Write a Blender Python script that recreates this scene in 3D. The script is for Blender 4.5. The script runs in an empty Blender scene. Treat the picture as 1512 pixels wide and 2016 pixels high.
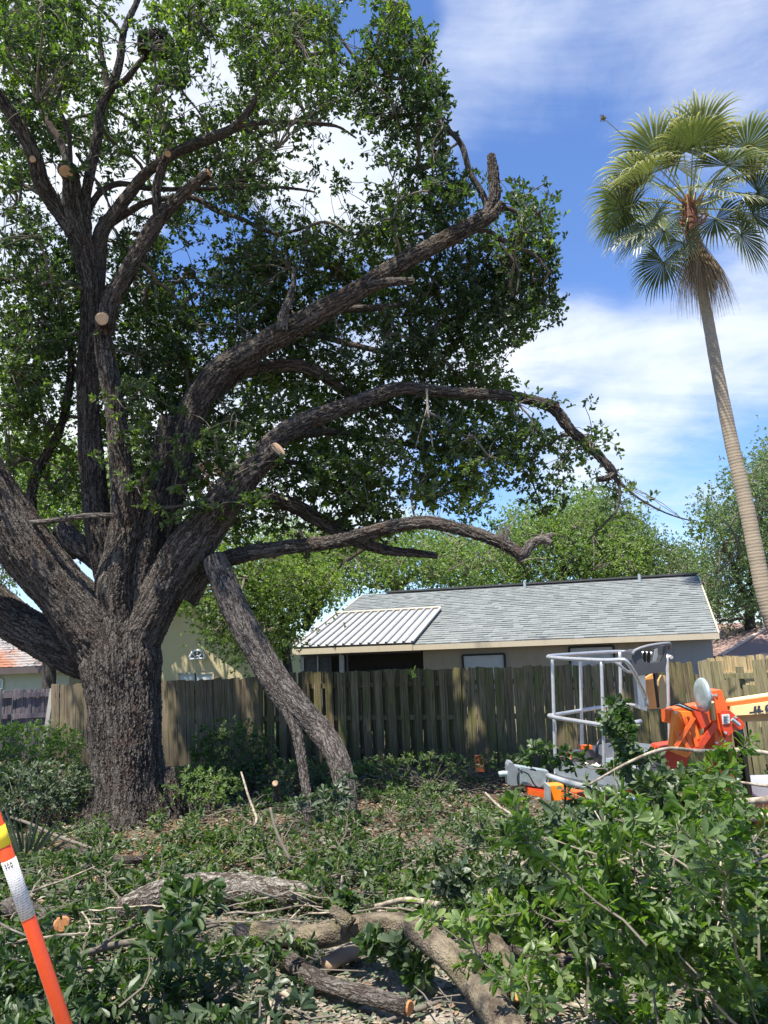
import bpy, math, random
import numpy as np
from math import radians as R_, sin, cos, pi, tan, atan2, sqrt
random.seed(7); rng = np.random.default_rng(7)
S = bpy.context.scene
COL = S.collection

# ------------------------------------------------------------------ camera
F = 1456.0; PITCH = R_(10.2); ROLL = 0.040
CAMZ = 1.6
fw = np.array([0, cos(PITCH), sin(PITCH)]); r0 = np.array([1., 0, 0]); u0 = np.array([0, -sin(PITCH), cos(PITCH)])
rt = r0*cos(ROLL) - u0*sin(ROLL); up = u0*cos(ROLL) + r0*sin(ROLL)
cam_d = bpy.data.cameras.new('camera'); cam = bpy.data.objects.new('camera', cam_d); COL.objects.link(cam)
from mathutils import Matrix, Vector
cam.matrix_world = Matrix(((rt[0], up[0], -fw[0], 0), (rt[1], up[1], -fw[1], 0), (rt[2], up[2], -fw[2], CAMZ), (0, 0, 0, 1)))
cam_d.sensor_fit = 'VERTICAL'; cam_d.sensor_height = 36; cam_d.lens = 26; cam_d.clip_start = 0.05; cam_d.clip_end = 3000
S.camera = cam
S.render.resolution_x = 768; S.render.resolution_y = 1024
S.view_settings.view_transform = 'Standard'; S.view_settings.look = 'None'
S.view_settings.gamma = 1; S.view_settings.use_curve_mapping = False
S.view_settings.exposure = 1.12

def P(px, py, Y):
    """world point at depth Y that the photograph shows at pixel (px, py)"""
    d = fw + rt*((px-756)/F) + up*((1008-py)/F)
    return np.array([0, 0, CAMZ]) + d*(Y/d[1])
def tdist(p):
    return float(np.dot(np.asarray(p) - np.array([0, 0, CAMZ]), fw))
def proj(V):
    V = np.atleast_2d(V) - np.array([0, 0, CAMZ])
    t = V@fw; t = np.where(t < .05, .05, t)
    return 756 + F*(V@rt)/t, 1008 - F*(V@up)/t

# ------------------------------------------------------------------ sun and sky
SUN = np.array([-0.32, -0.38, 1.25]); SUN /= np.linalg.norm(SUN)
sun_el = math.asin(SUN[2]); sun_az = atan2(SUN[0], SUN[1])
sd = bpy.data.lights.new('sun', 'SUN'); so = bpy.data.objects.new('sun', sd); COL.objects.link(so)
sd.energy = 5.0; sd.angle = R_(0.53); sd.color = (1, .95, .86)
so.rotation_euler = Vector(SUN).to_track_quat('Z', 'Y').to_euler(); so.location = (-8, -12, 30)
W = bpy.data.worlds.new('World'); S.world = W; W.use_nodes = True
nt = W.node_tree; nt.nodes.clear()
def NN(t, **kw):
    n = nt.nodes.new(t)
    for k, v in kw.items(): setattr(n, k, v)
    return n
def LK(a, b): nt.links.new(a, b)
def world():
    out = NN('ShaderNodeOutputWorld'); bg = NN('ShaderNodeBackground'); bg.inputs[1].default_value = 0.093
    sky = NN('ShaderNodeTexSky', sky_type='NISHITA', sun_disc=False); sky.sun_elevation = sun_el; sky.sun_rotation = sun_az
    sky.air_density = 1.0; sky.dust_density = 0.3; sky.ozone_density = 3.0
    tc = NN('ShaderNodeTexCoord'); sep = NN('ShaderNodeSeparateXYZ'); LK(tc.outputs['Generated'], sep.inputs[0])
    # project the view direction on a high flat layer, as clouds lie
    mx = NN('ShaderNodeMath', operation='MAXIMUM'); LK(sep.outputs[2], mx.inputs[0]); mx.inputs[1].default_value = 0.04
    ad = NN('ShaderNodeMath', operation='ADD'); LK(mx.outputs[0], ad.inputs[0]); ad.inputs[1].default_value = 0.25
    dx = NN('ShaderNodeMath', operation='DIVIDE'); LK(sep.outputs[0], dx.inputs[0]); LK(ad.outputs[0], dx.inputs[1])
    dy = NN('ShaderNodeMath', operation='DIVIDE'); LK(sep.outputs[1], dy.inputs[0]); LK(ad.outputs[0], dy.inputs[1])
    cb = NN('ShaderNodeCombineXYZ'); LK(dx.outputs[0], cb.inputs[0]); LK(dy.outputs[0], cb.inputs[1])
    def noise(scale, detail, rough, dist, off, sc=(1, 1, 1)):
        mp = NN('ShaderNodeMapping'); LK(cb.outputs[0], mp.inputs[0]); mp.inputs['Location'].default_value = off; mp.inputs['Scale'].default_value = sc
        mp.inputs['Rotation'].default_value = (0, 0, R_(28))
        n = NN('ShaderNodeTexNoise'); LK(mp.outputs[0], n.inputs[0]); n.inputs['Scale'].default_value = scale; n.inputs['Detail'].default_value = detail
        n.inputs['Roughness'].default_value = rough; n.inputs['Distortion'].default_value = dist
        return n.outputs[0]
    def ramp(s, a, b, lo=0, hi=1):
        m = NN('ShaderNodeMapRange', interpolation_type='SMOOTHSTEP'); LK(s, m.inputs[0]); m.inputs[1].default_value = a; m.inputs[2].default_value = b
        m.inputs[3].default_value = lo; m.inputs[4].default_value = hi; return m.outputs[0]
    def mm(op, a, b):
        m = NN('ShaderNodeMath', operation=op, use_clamp=False)
        for i, v in enumerate((a, b)):
            if isinstance(v, (int, float)): m.inputs[i].default_value = v
            else: LK(v, m.inputs[i])
        return m.outputs[0]
    def bank(px, py, k):   # a cloud bank in a given direction
        d = P(px, py, 10) - np.array([0, 0, CAMZ]); d /= np.linalg.norm(d)
        vm = NN('ShaderNodeVectorMath', operation='DOT_PRODUCT'); LK(tc.outputs['Generated'], vm.inputs[0]); vm.inputs[1].default_value = tuple(d)
        return ramp(vm.outputs['Value'], cos(k), 1.0)
    big = noise(1.3, 5, .52, .5, (CL[0], CL[1], 0))
    wisp = noise(2.6, 9, .66, .9, (3.1, 1.7, 0), (.55, 1.5, 1))
    fine = noise(6.5, 8, .62, .4, (1.1, 7.7, 0))
    bias = None
    for px, py, k, s in BANKS:
        b = mm('MULTIPLY', bank(px, py, R_(k)), s); bias = b if bias is None else mm('ADD', bias, b)
    dens = mm('ADD', mm('ADD', mm('MULTIPLY', big, .58), mm('MULTIPLY', wisp, .42)), bias)
    dens = mm('ADD', dens, mm('MULTIPLY', mm('SUBTRACT', fine, .5), .26))
    a = ramp(dens, .50, .98, 0, .93)
    shade = ramp(noise(2.0, 5, .6, .3, (5.2, 2.2, 0)), .35, .7)
    cm = NN('ShaderNodeMix', data_type='RGBA'); LK(shade, cm.inputs['Factor']); cm.inputs['A'].default_value = (4.6, 5.1, 5.9, 1); cm.inputs['B'].default_value = (6.4, 6.5, 6.7, 1)
    tint = NN('ShaderNodeMix', data_type='RGBA', blend_type='MULTIPLY'); tint.inputs['Factor'].default_value = 1
    LK(sky.outputs[0], tint.inputs['A']); tint.inputs['B'].default_value = (.80, .95, 1.22, 1)
    m = NN('ShaderNodeMix', data_type='RGBA'); LK(a, m.inputs['Factor']); LK(tint.outputs['Result'], m.inputs['A']); LK(cm.outputs['Result'], m.inputs['B'])
    LK(m.outputs['Result'], bg.inputs[0]); LK(bg.outputs[0], out.inputs[0])
CL = (2.4, 0.9)
BANKS = [(1180, 60, 17, .13), (930, 110, 9, .08), (660, 330, 9, .42), (1090, 790, 11, .28), (1330, 640, 10, .18), (300, 100, 14, .35), (60, 450, 14, .4), (1480, 640, 9, .2),
         (900, 620, 9, .2), (80, 850, 14, .5), (560, 900, 16, .35), (1250, 960, 9, .16), (1060, 420, 9, -.16), (1130, 330, 9, -.10), (420, 520, 6, -.35), (740, 10, 5, -.3), (1300, 520, 6, -.15)]
world()

# ------------------------------------------------------------------ mesh helpers
def wl(o):
    v = np.zeros(3)
    while o is not None: v = v + np.array(o.location); o = o.parent
    return v
def tag(o, label=None, cat=None, group=None, kind=None):
    if label: o['label'] = label
    if cat: o['category'] = cat
    if group: o['group'] = group
    if kind: o['kind'] = kind
    return o
def empty(name, loc, label=None, cat=None, group=None):
    o = bpy.data.objects.new(name, None); COL.objects.link(o); o.location = tuple(loc); o.empty_display_size = .2
    return tag(o, label, cat, group)
def mk(name, V, Fs, mat, parent=None, smooth=False, attrs=None, origin=None, kind=None):
    """V (n,3) world coordinates, Fs list of (m,k) index arrays"""
    V = np.asarray(V, float); base = wl(parent) if parent is not None else np.zeros(3)
    org = np.array(origin, float) if origin is not None else (base if parent is not None else V.mean(0)*[1, 1, 0] + [0, 0, V[:, 2].min()])
    me = bpy.data.meshes.new(name); me.vertices.add(len(V)); me.vertices.foreach_set('co', (V-org).astype(np.float32).ravel())
    Fs = [np.asarray(f) for f in Fs if len(f)]
    loops = np.concatenate([f.ravel() for f in Fs]).astype(np.int32)
    tot = np.concatenate([np.full(len(f), f.shape[1]) for f in Fs]).astype(np.int32)
    st = np.concatenate([[0], np.cumsum(tot)[:-1]]).astype(np.int32)
    me.loops.add(len(loops)); me.loops.foreach_set('vertex_index', loops)
    me.polygons.add(len(tot)); me.polygons.foreach_set('loop_start', st); me.polygons.foreach_set('loop_total', tot)
    me.polygons.foreach_set('use_smooth', np.full(len(tot), smooth, bool))
    me.update(calc_edges=True)
    for k, a in (attrs or {}).items():
        a = np.asarray(a, np.float32)
        if a.ndim == 1: at = me.attributes.new(k, 'FLOAT', 'POINT'); at.data.foreach_set('value', a)
        else: at = me.attributes.new(k, 'FLOAT_VECTOR', 'POINT'); at.data.foreach_set('vector', a.ravel())
    if mat is not None: me.materials.append(mat)
    o = bpy.data.objects.new(name, me); COL.objects.link(o)
    if parent is not None: o.parent = parent
    o.location = tuple(org-base)
    if kind: o['kind'] = kind
    return o
class MB:
    """collects simple shapes, then links them as ONE mesh"""
    def __init__(s): s.V = []; s.T = []; s.Q = []; s.N = []; s.n = 0
    def add(s, V, faces):
        V = np.asarray(V, float)
        for f in faces:
            g = [i+s.n for i in f]; (s.T if len(g) == 3 else s.Q if len(g) == 4 else s.N).append(g)
        s.V.append(V); s.n += len(V); return s
    def hexa(s, c):    # 8 corners: bottom 4, top 4
        return s.add(c, [(3, 2, 1, 0), (4, 5, 6, 7), (0, 1, 5, 4), (1, 2, 6, 5), (2, 3, 7, 6), (3, 0, 4, 7)])
    def box(s, c, sz, ax=None):
        c = np.asarray(c, float); h = np.asarray(sz, float)/2; A = np.eye(3) if ax is None else np.asarray(ax)
        pts = [c + A[0]*h[0]*a + A[1]*h[1]*b + A[2]*h[2]*d for d in (-1, 1) for a, b in ((-1, -1), (1, -1), (1, 1), (-1, 1))]
        return s.hexa(pts)
    def beam(s, a, b, w, h, upv=(0, 0, 1)):
        a = np.asarray(a, float); b = np.asarray(b, float); d = b-a; L = np.linalg.norm(d); d /= L
        side = np.cross(d, upv); side /= np.linalg.norm(side); u = np.cross(side, d)
        return s.box((a+b)/2, (L, w, h), (d, side, u))
    def tube(s, pts, r, n=8, caps=True, smooth_path=True):
        pts = np.asarray(pts, float)
        if np.isscalar(r): r = np.full(len(pts), r)
        V, Fq, _ = ring_tube(pts, np.asarray(r, float), n)
        s.add(V, Fq.tolist())
        if caps:
            k = s.n-len(V); m = len(V)
            s.N.append([k+i for i in range(n)][::-1]); s.N.append([k+m-n+i for i in range(n)])
        return s
    def prism(s, poly, off):
        """poly (k,3) outline, off: thickness vector"""
        A = np.asarray(poly, float); B = A+np.asarray(off, float); k = len(A)
        return s.add(np.vstack([A, B]), [tuple(range(k))[::-1], tuple(range(k, 2*k))] + [(i, (i+1) % k, (i+1) % k+k, i+k) for i in range(k)])
    def build(s, name, mat, parent=None, smooth=False, **kw):
        fs = [np.array(s.T), np.array(s.Q)]
        by = {}
        for f in s.N: by.setdefault(len(f), []).append(f)
        fs += [np.array(v) for v in by.values()]
        o = mk(name, np.vstack(s.V), fs, mat, parent, False, **kw)
        if smooth:
            k = len(s.T)+len(s.Q); fl = np.zeros(len(o.data.polygons), bool); fl[:k] = True
            o.data.polygons.foreach_set('use_smooth', fl)
        return o
def frames(pts):
    n = len(pts); T = np.gradient(pts, axis=0); T /= np.linalg.norm(T, axis=1)[:, None]+1e-9
    a = np.array([0, 0, 1.]) if abs(T[0][2]) < .9 else np.array([0, 1., 0])
    N = np.zeros((n, 3)); v = np.cross(T[0], a); v /= np.linalg.norm(v); N[0] = v
    for i in range(1, n):
        v = v - T[i]*np.dot(v, T[i]); v /= np.linalg.norm(v)+1e-9; N[i] = v
    return T, N, np.cross(T, N)
def ring_tube(pts, rad, n, mod=None):
    T, N, B = frames(pts); m = len(pts); th = np.arange(n)*2*pi/n
    L = np.concatenate([[0], np.cumsum(np.linalg.norm(np.diff(pts, axis=0), axis=1))])
    rr = rad[:, None]*np.ones((1, n))
    if mod is not None: rr = rr*mod(L, th, pts)
    c, s_ = np.cos(th), np.sin(th)
    V = pts[:, None, :] + rr[..., None]*(N[:, None, :]*c[None, :, None] + B[:, None, :]*s_[None, :, None])
    bk = np.stack([rr*c, rr*s_, np.broadcast_to(L[:, None], rr.shape)], -1)
    i = np.arange(m-1)[:, None]; j = np.arange(n)[None, :]; j2 = (j+1) % n
    Fq = np.stack([i*n+j, i*n+j2, (i+1)*n+j2, (i+1)*n+j], -1).reshape(-1, 4)
    return V.reshape(-1, 3), Fq, bk.reshape(-1, 3)
def catmull(pts, vals, step):
    pts = np.asarray(pts, float); vals = np.asarray(vals, float); out = []; ov = []
    Pp = np.vstack([2*pts[0]-pts[1], pts, 2*pts[-1]-pts[-2]])
    for i in range(len(pts)-1):
        a, b, c, d = Pp[i:i+4]; k = max(2, int(np.linalg.norm(c-b)/step)); t = np.linspace(0, 1, k, endpoint=False)[:, None]
        out.append(.5*((2*b) + (c-a)*t + (2*a-5*b+4*c-d)*t**2 + (3*b-a-3*c+d)*t**3)); tt = t[:, 0]; tt = tt*tt*(3-2*tt)*.5+tt*.5
        ov.append(vals[i]*(1-tt)+vals[i+1]*tt)
    out.append(pts[-1:]); ov.append(vals[-1:])
    return np.vstack(out), np.concatenate(ov)

# ------------------------------------------------------------------ materials
class M:
    """short node writer for materials"""
    def __init__(s, name):
        s.m = bpy.data.materials.new(name); s.m.use_nodes = True; s.t = s.m.node_tree; s.t.nodes.clear()
        s.out = s.n('ShaderNodeOutputMaterial'); s.b = s.n('ShaderNodeBsdfPrincipled'); s.l(s.b.outputs[0], s.out.inputs[0])
    def n(s, t, **kw):
        x = s.t.nodes.new(t)
        for k, v in kw.items(): setattr(x, k, v)
        return x
    def l(s, a, b): s.t.links.new(a, b)
    def inp(s, i, v):
        if isinstance(v, (int, float, tuple)): i.default_value = v
        else: s.l(v, i)
    def attr(s, name, o='Vector'): a = s.n('ShaderNodeAttribute', attribute_name=name); return a.outputs[o]
    def obj(s): return s.n('ShaderNodeTexCoord').outputs['Object']
    def pos(s): return s.n('ShaderNodeNewGeometry').outputs['Position']
    def rnd(s): return s.n('ShaderNodeObjectInfo').outputs['Random']
    def map(s, v, sc=(1, 1, 1), loc=(0, 0, 0), rot=(0, 0, 0)):
        x = s.n('ShaderNodeMapping'); s.l(v, x.inputs[0]); s.inp(x.inputs['Scale'], sc); s.inp(x.inputs['Location'], loc); s.inp(x.inputs['Rotation'], rot); return x.outputs[0]
    def noise(s, v, sc, det=4, ro=.55, di=0, col=False):
        x = s.n('ShaderNodeTexNoise'); s.l(v, x.inputs[0]); s.inp(x.inputs['Scale'], sc); s.inp(x.inputs['Detail'], det); s.inp(x.inputs['Roughness'], ro); s.inp(x.inputs['Distortion'], di)
        return x.outputs[1 if col else 0]
    def vor(s, v, sc, feat='DISTANCE_TO_EDGE', out=0, rand=1.0):
        x = s.n('ShaderNodeTexVoronoi', feature=feat); s.l(v, x.inputs[0]); s.inp(x.inputs['Scale'], sc); s.inp(x.inputs['Randomness'], rand); return x.outputs[out]
    def rg(s, v, a, b, lo=0., hi=1.):
        x = s.n('ShaderNodeMapRange', interpolation_type='SMOOTHSTEP'); s.inp(x.inputs[0], v)
        for i, q in enumerate((a, b, lo, hi)): x.inputs[i+1].default_value = q
        return x.outputs[0]
    def ma(s, op, a, b=0.): x = s.n('ShaderNodeMath', operation=op); s.inp(x.inputs[0], a); s.inp(x.inputs[1], b); return x.outputs[0]
    def vadd(s, a, b, k=1.):
        x = s.n('ShaderNodeVectorMath', operation='MULTIPLY_ADD'); s.l(b, x.inputs[0]); x.inputs[1].default_value = (k, k, k); s.l(a, x.inputs[2]); return x.outputs[0]
    def mix(s, f, a, b, bt='MIX'):
        x = s.n('ShaderNodeMix', data_type='RGBA', blend_type=bt); s.inp(x.inputs['Factor'], f)
        for k, v in (('A', a), ('B', b)):
            if isinstance(v, tuple): v = v if len(v) == 4 else v+(1,)
            s.inp(x.inputs[k], v)
        return x.outputs['Result']
    def col(s, v):
        if isinstance(v, tuple) and len(v) == 3: v = v+(1,)
        s.inp(s.b.inputs['Base Color'], v); return s
    def set(s, rough=.6, spec=.5, metal=0., coat=0.):
        s.inp(s.b.inputs['Roughness'], rough); s.inp(s.b.inputs['Specular IOR Level'], spec); s.inp(s.b.inputs['Metallic'], metal); s.b.inputs['Coat Weight'].default_value = coat; return s
    def bump(s, h, d=.01, st=1.):
        x = s.n('ShaderNodeBump'); s.l(h, x.inputs['Height']); x.inputs['Distance'].default_value = d; x.inputs['Strength'].default_value = st; s.l(x.outputs[0], s.b.inputs['Normal']); return s
    def disp(s, h, sc, mid=.5):
        x = s.n('ShaderNodeDisplacement'); s.l(h, x.inputs['Height']); x.inputs['Scale'].default_value = sc; x.inputs['Midlevel'].default_value = mid
        s.l(x.outputs[0], s.out.inputs['Displacement']); s.m.displacement_method = 'BOTH'; return s

def bark_mat(name, sc=(27, 27, 4.6), furrow=(.022, .018, .014), ridge=(.175, .15, .128), lichen=(.20, .21, .17), lic=.25, disp=.034, warm=.3):
    m = M(name); v = m.attr('bk'); d = m.noise(v, 9, 4, .65, 0, True); v2 = m.vadd(v, d, .10*26/sc[0])
    e = m.vor(m.map(v2, sc), 1.0); e2 = m.vor(m.map(v2, (sc[0]*2.1, sc[1]*2.1, sc[2]*3.2)), 1.0)
    w = m.noise(m.map(v2, (sc[0]*.62, sc[1]*.62, sc[2]*.30)), 1., 3, .6)
    rid = m.rg(m.ma('ABSOLUTE', m.ma('SUBTRACT', w, .5)), .0, .075)
    h = m.rg(e, .0, .34); h2 = m.rg(e2, .0, .3)
    hh = m.ma('ADD', m.ma('MULTIPLY', rid, .46), m.ma('ADD', m.ma('MULTIPLY', h, .32), m.ma('MULTIPLY', h2, .22)))
    n = m.noise(v, 45, 4, .7); n2 = m.noise(m.pos(), 1.7, 4, .6)
    c = m.mix(m.rg(hh, .25, .98), furrow, ridge)
    c = m.mix(m.rg(n, .3, .75, 0, .55), c, (.075, .06, .05))
    c = m.mix(m.ma('MULTIPLY', m.rg(n2, .5, .72), m.ma('MULTIPLY', m.rg(hh, .4, .9), lic)), c, lichen)
    c = m.mix(m.ma('MULTIPLY', m.rg(m.noise(m.pos(), 2.4, 3, .6), .52, .75), warm), c, (.12, .06, .04))
    m.col(c).set(.92, .2)
    if disp: m.disp(m.ma('ADD', hh, m.ma('MULTIPLY', n, .12)), disp, .6)
    else: m.bump(hh, .02, .9)
    return m.m
BARK = bark_mat('oak_bark')
BARK_S = bark_mat('oak_bark_fine', (48, 48, 15), ridge=(.16, .14, .12), disp=.010)
BARK_P = bark_mat('leaning_limb_bark', (34, 34, 11), ridge=(.24, .21, .185), furrow=(.022, .018, .015), disp=.016, warm=.1)
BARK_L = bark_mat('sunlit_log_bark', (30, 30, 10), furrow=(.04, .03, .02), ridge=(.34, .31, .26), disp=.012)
def smooth_bark():
    m = M('mossy_smooth_bark'); v = m.attr('bk'); p = m.pos()
    n = m.noise(m.map(v, (1, 1, .6)), 14, 6, .7); sp = m.vor(v, 90, 'F1'); n2 = m.noise(p, 5, 4, .6)
    c = m.mix(m.rg(n, .32, .66), (.05, .036, .024), (.21, .17, .115)); c = m.mix(m.rg(n2, .5, .7, 0, .6), c, (.15, .135, .06))
    c = m.mix(m.rg(sp, .0, .22, .6, 0), c, (.36, .35, .28)); m.col(c).set(.85, .25).bump(m.ma('ADD', n, m.ma('MULTIPLY', sp, .4)), .02, 1.); return m.m
MOSSY = smooth_bark()
def twig_mat():
    m = M('twig_bark'); n = m.noise(m.pos(), 30, 3, .6); m.col(m.mix(n, (.07, .055, .04), (.21, .185, .15))).set(.9, .2); return m.m
TWIG = twig_mat()
def pale_twig():
    m = M('pale_twig_bark'); n = m.noise(m.pos(), 22, 4, .65); m.col(m.mix(m.rg(n, .3, .7), (.13, .10, .07), (.42, .36, .27))).set(.85, .25).bump(n, .004, .8); return m.m
PTWIG = pale_twig()
def wood_cut(name, a, b, c3):
    m = M(name); v = m.attr('cut'); ln = m.n('ShaderNodeVectorMath', operation='LENGTH'); m.l(v, ln.inputs[0])
    d = m.noise(v, 9, 2, .5); w = m.ma('SINE', m.ma('MULTIPLY', m.ma('ADD', ln.outputs['Value'], m.ma('MULTIPLY', d, .03)), 330.))
    n = m.noise(m.map(v, (3, 30, 1)), 9, 4, .7)
    c = m.mix(m.rg(w, -1., 1., 0, .9), a, b); c = m.mix(m.rg(m.noise(v, 14, 4, .6), .5, .7, 0, .7), c, b); c = m.mix(m.rg(n, .4, .75, 0, .6), c, c3)
    m.col(c).set(.75, .3).bump(n, .003, .6); return m.m
CUT = wood_cut('fresh_cut_wood', (.55, .37, .22), (.34, .19, .10), (.60, .44, .29))
CUT_O = wood_cut('orange_cut_wood', (.60, .27, .10), (.45, .17, .06), (.70, .40, .20))
def leaf_mat(name, cols, trans=.42, rough=.45, under=(.16, .19, .12), dead=0.):
    m = M(name); r = m.attr('rnd', 'Fac'); cr = m.n('ShaderNodeValToRGB'); m.l(r, cr.inputs[0]); e = cr.color_ramp.elements
    while len(e) < len(cols): e.new(.5)
    for i, (p, c) in enumerate(cols): e[i].position = p; e[i].color = c+(1,)
    c = cr.outputs[0]; g = m.n('ShaderNodeNewGeometry')
    c2 = m.mix(m.ma('MULTIPLY', g.outputs['Backfacing'], .5), c, under)
    m.col(c2).set(rough, .38)
    t = m.n('ShaderNodeBsdfTranslucent'); m.l(m.mix(1., c, (1.7, 2.0, .75), 'MULTIPLY'), t.inputs[0])
    mx = m.n('ShaderNodeMixShader'); mx.inputs[0].default_value = trans; m.l(m.b.outputs[0], mx.inputs[1]); m.l(t.outputs[0], mx.inputs[2]); m.l(mx.outputs[0], m.out.inputs[0])
    return m.m
LEAF = leaf_mat('oak_leaves', [(0, (.026, .046, .016)), (.35, (.048, .080, .018)), (.7, (.098, .145, .024)), (1, (.22, .27, .04))], .46)
LEAF_N = leaf_mat('cut_branch_leaves', [(0, (.022, .052, .014)), (.5, (.050, .095, .020)), (.80, (.11, .17, .028)), (.93, (.20, .24, .09)), (1, (.30, .19, .09))], .36, .42)
LEAF_G = leaf_mat('grey_green_leaves', [(0, (.030, .055, .030)), (.6, (.060, .095, .045)), (.93, (.12, .155, .07)), (1, (.24, .16, .09))], .3, .42, (.2, .22, .16))
LEAF_B = leaf_mat('far_tree_leaves', [(0, (.08, .125, .035)), (.5, (.15, .22, .05)), (1, (.28, .34, .08))], .4, .5)
LEAF_B2 = leaf_mat('far_tree_leaves_bluish', [(0, (.07, .11, .05)), (.5, (.12, .17, .07)), (1, (.20, .25, .10))], .35, .5)
LEAF_W = leaf_mat('weeds', [(0, (.05, .10, .025)), (.5, (.11, .19, .04)), (1, (.24, .30, .09))], .4, .5)
LITTER = leaf_mat('dry_leaf_litter', [(0, (.06, .035, .022)), (.4, (.16, .085, .05)), (.75, (.30, .19, .12)), (1, (.42, .33, .22))], .12, .8, (.25, .19, .14))

# ------------------------------------------------------------------ leaves (vectorised)
def norm(a): return a/(np.linalg.norm(a, axis=-1, keepdims=True)+1e-9)
def leaf_far(pos, d, n, L, Wd):
    lat = norm(np.cross(n, d)); n = np.cross(d, lat); N = len(pos); L = L[:, None]; Wd = Wd[:, None]
    V = np.stack([pos, pos+d*L*.6+lat*Wd*.5+n*Wd*.18, pos+d*L-n*L*.08, pos+d*L*.6-lat*Wd*.5+n*Wd*.18], 1).reshape(-1, 3)
    return V, [np.arange(N)[:, None]*4+np.array([[0, 1, 2, 3]])], 4
def leaf_near(pos, d, n, L, Wd):
    lat = norm(np.cross(n, d)); n = np.cross(d, lat); N = len(pos); L = L[:, None]; Wd = Wd[:, None]
    bend = rng.uniform(-.02, .22, (N, 1))
    def q(s, w, h): return pos+d*L*s+lat*Wd*w+n*(h*Wd-bend*L*s*s)
    V = np.stack([q(0, 0, 0), q(.38, 0, -.05), q(.72, 0, -.05), q(1, 0, 0), q(.38, -.34, .1), q(.72, -.5, .12), q(.38, .34, .1), q(.72, .5, .12), q(.93, -.26, .04), q(.93, .26, .04)], 1).reshape(-1, 3)
    b = np.arange(N)[:, None]*10
    return V, [b+np.array([[0, 1, 4]]), b+np.array([[0, 6, 1]]), b+np.array([[1, 2, 5, 4]]), b+np.array([[1, 6, 7, 2]]), b+np.array([[2, 3, 8, 5]]), b+np.array([[2, 7, 9, 3]])], 10
def rosettes(tips, dirs, k, L, Wr, spread=.95, droop=.15, back=.05):
    """k leaves round each shoot tip"""
    N = len(tips); T = np.repeat(tips, k, 0); D = np.repeat(norm(dirs), k, 0); M_ = N*k
    a = rng.normal(size=(M_, 3)); a = norm(a-D*np.sum(a*D, 1)[:, None])
    s = rng.uniform(.35, 1.25, (M_, 1))*spread; d = norm(D*1.0*(1.2-s*.5)+a*s+np.array([0, 0, -droop]))
    n = norm(np.cross(np.cross(d, D)+1e-4, d)+rng.normal(size=(M_, 3))*.35)
    ll = L*rng.uniform(.5, 1.25, M_)
    return T-D*rng.uniform(0, back, (M_, 1)), d, n, ll, ll*Wr*rng.uniform(.8, 1.2, M_)
def leaf_obj(name, parts, mat, parent=None, near=False, tint=None, kind='stuff', **kw):
    pos, d, n, L, Wd = [np.concatenate(x) for x in zip(*parts)]
    V, Fs, k = (leaf_near if near else leaf_far)(pos, d, n, L, Wd)
    r = rng.uniform(0, 1, len(pos)) if tint is None else np.clip(tint(pos)+rng.normal(0, .17, len(pos)), 0, 1)
    return mk(name, V, Fs, mat, parent, False, {'rnd': np.repeat(r, k)}, kind=kind, **kw)
_pn = rng.normal(size=(6, 3)); _pp = rng.uniform(0, 6, 6)
def softnoise(p, s):
    v = np.zeros(len(p))
    for i in range(6): v += np.sin((p@_pn[i])*s*(1+.35*i)+_pp[i]*(i+1))/(1+.3*i)
    return v/4.2
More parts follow.
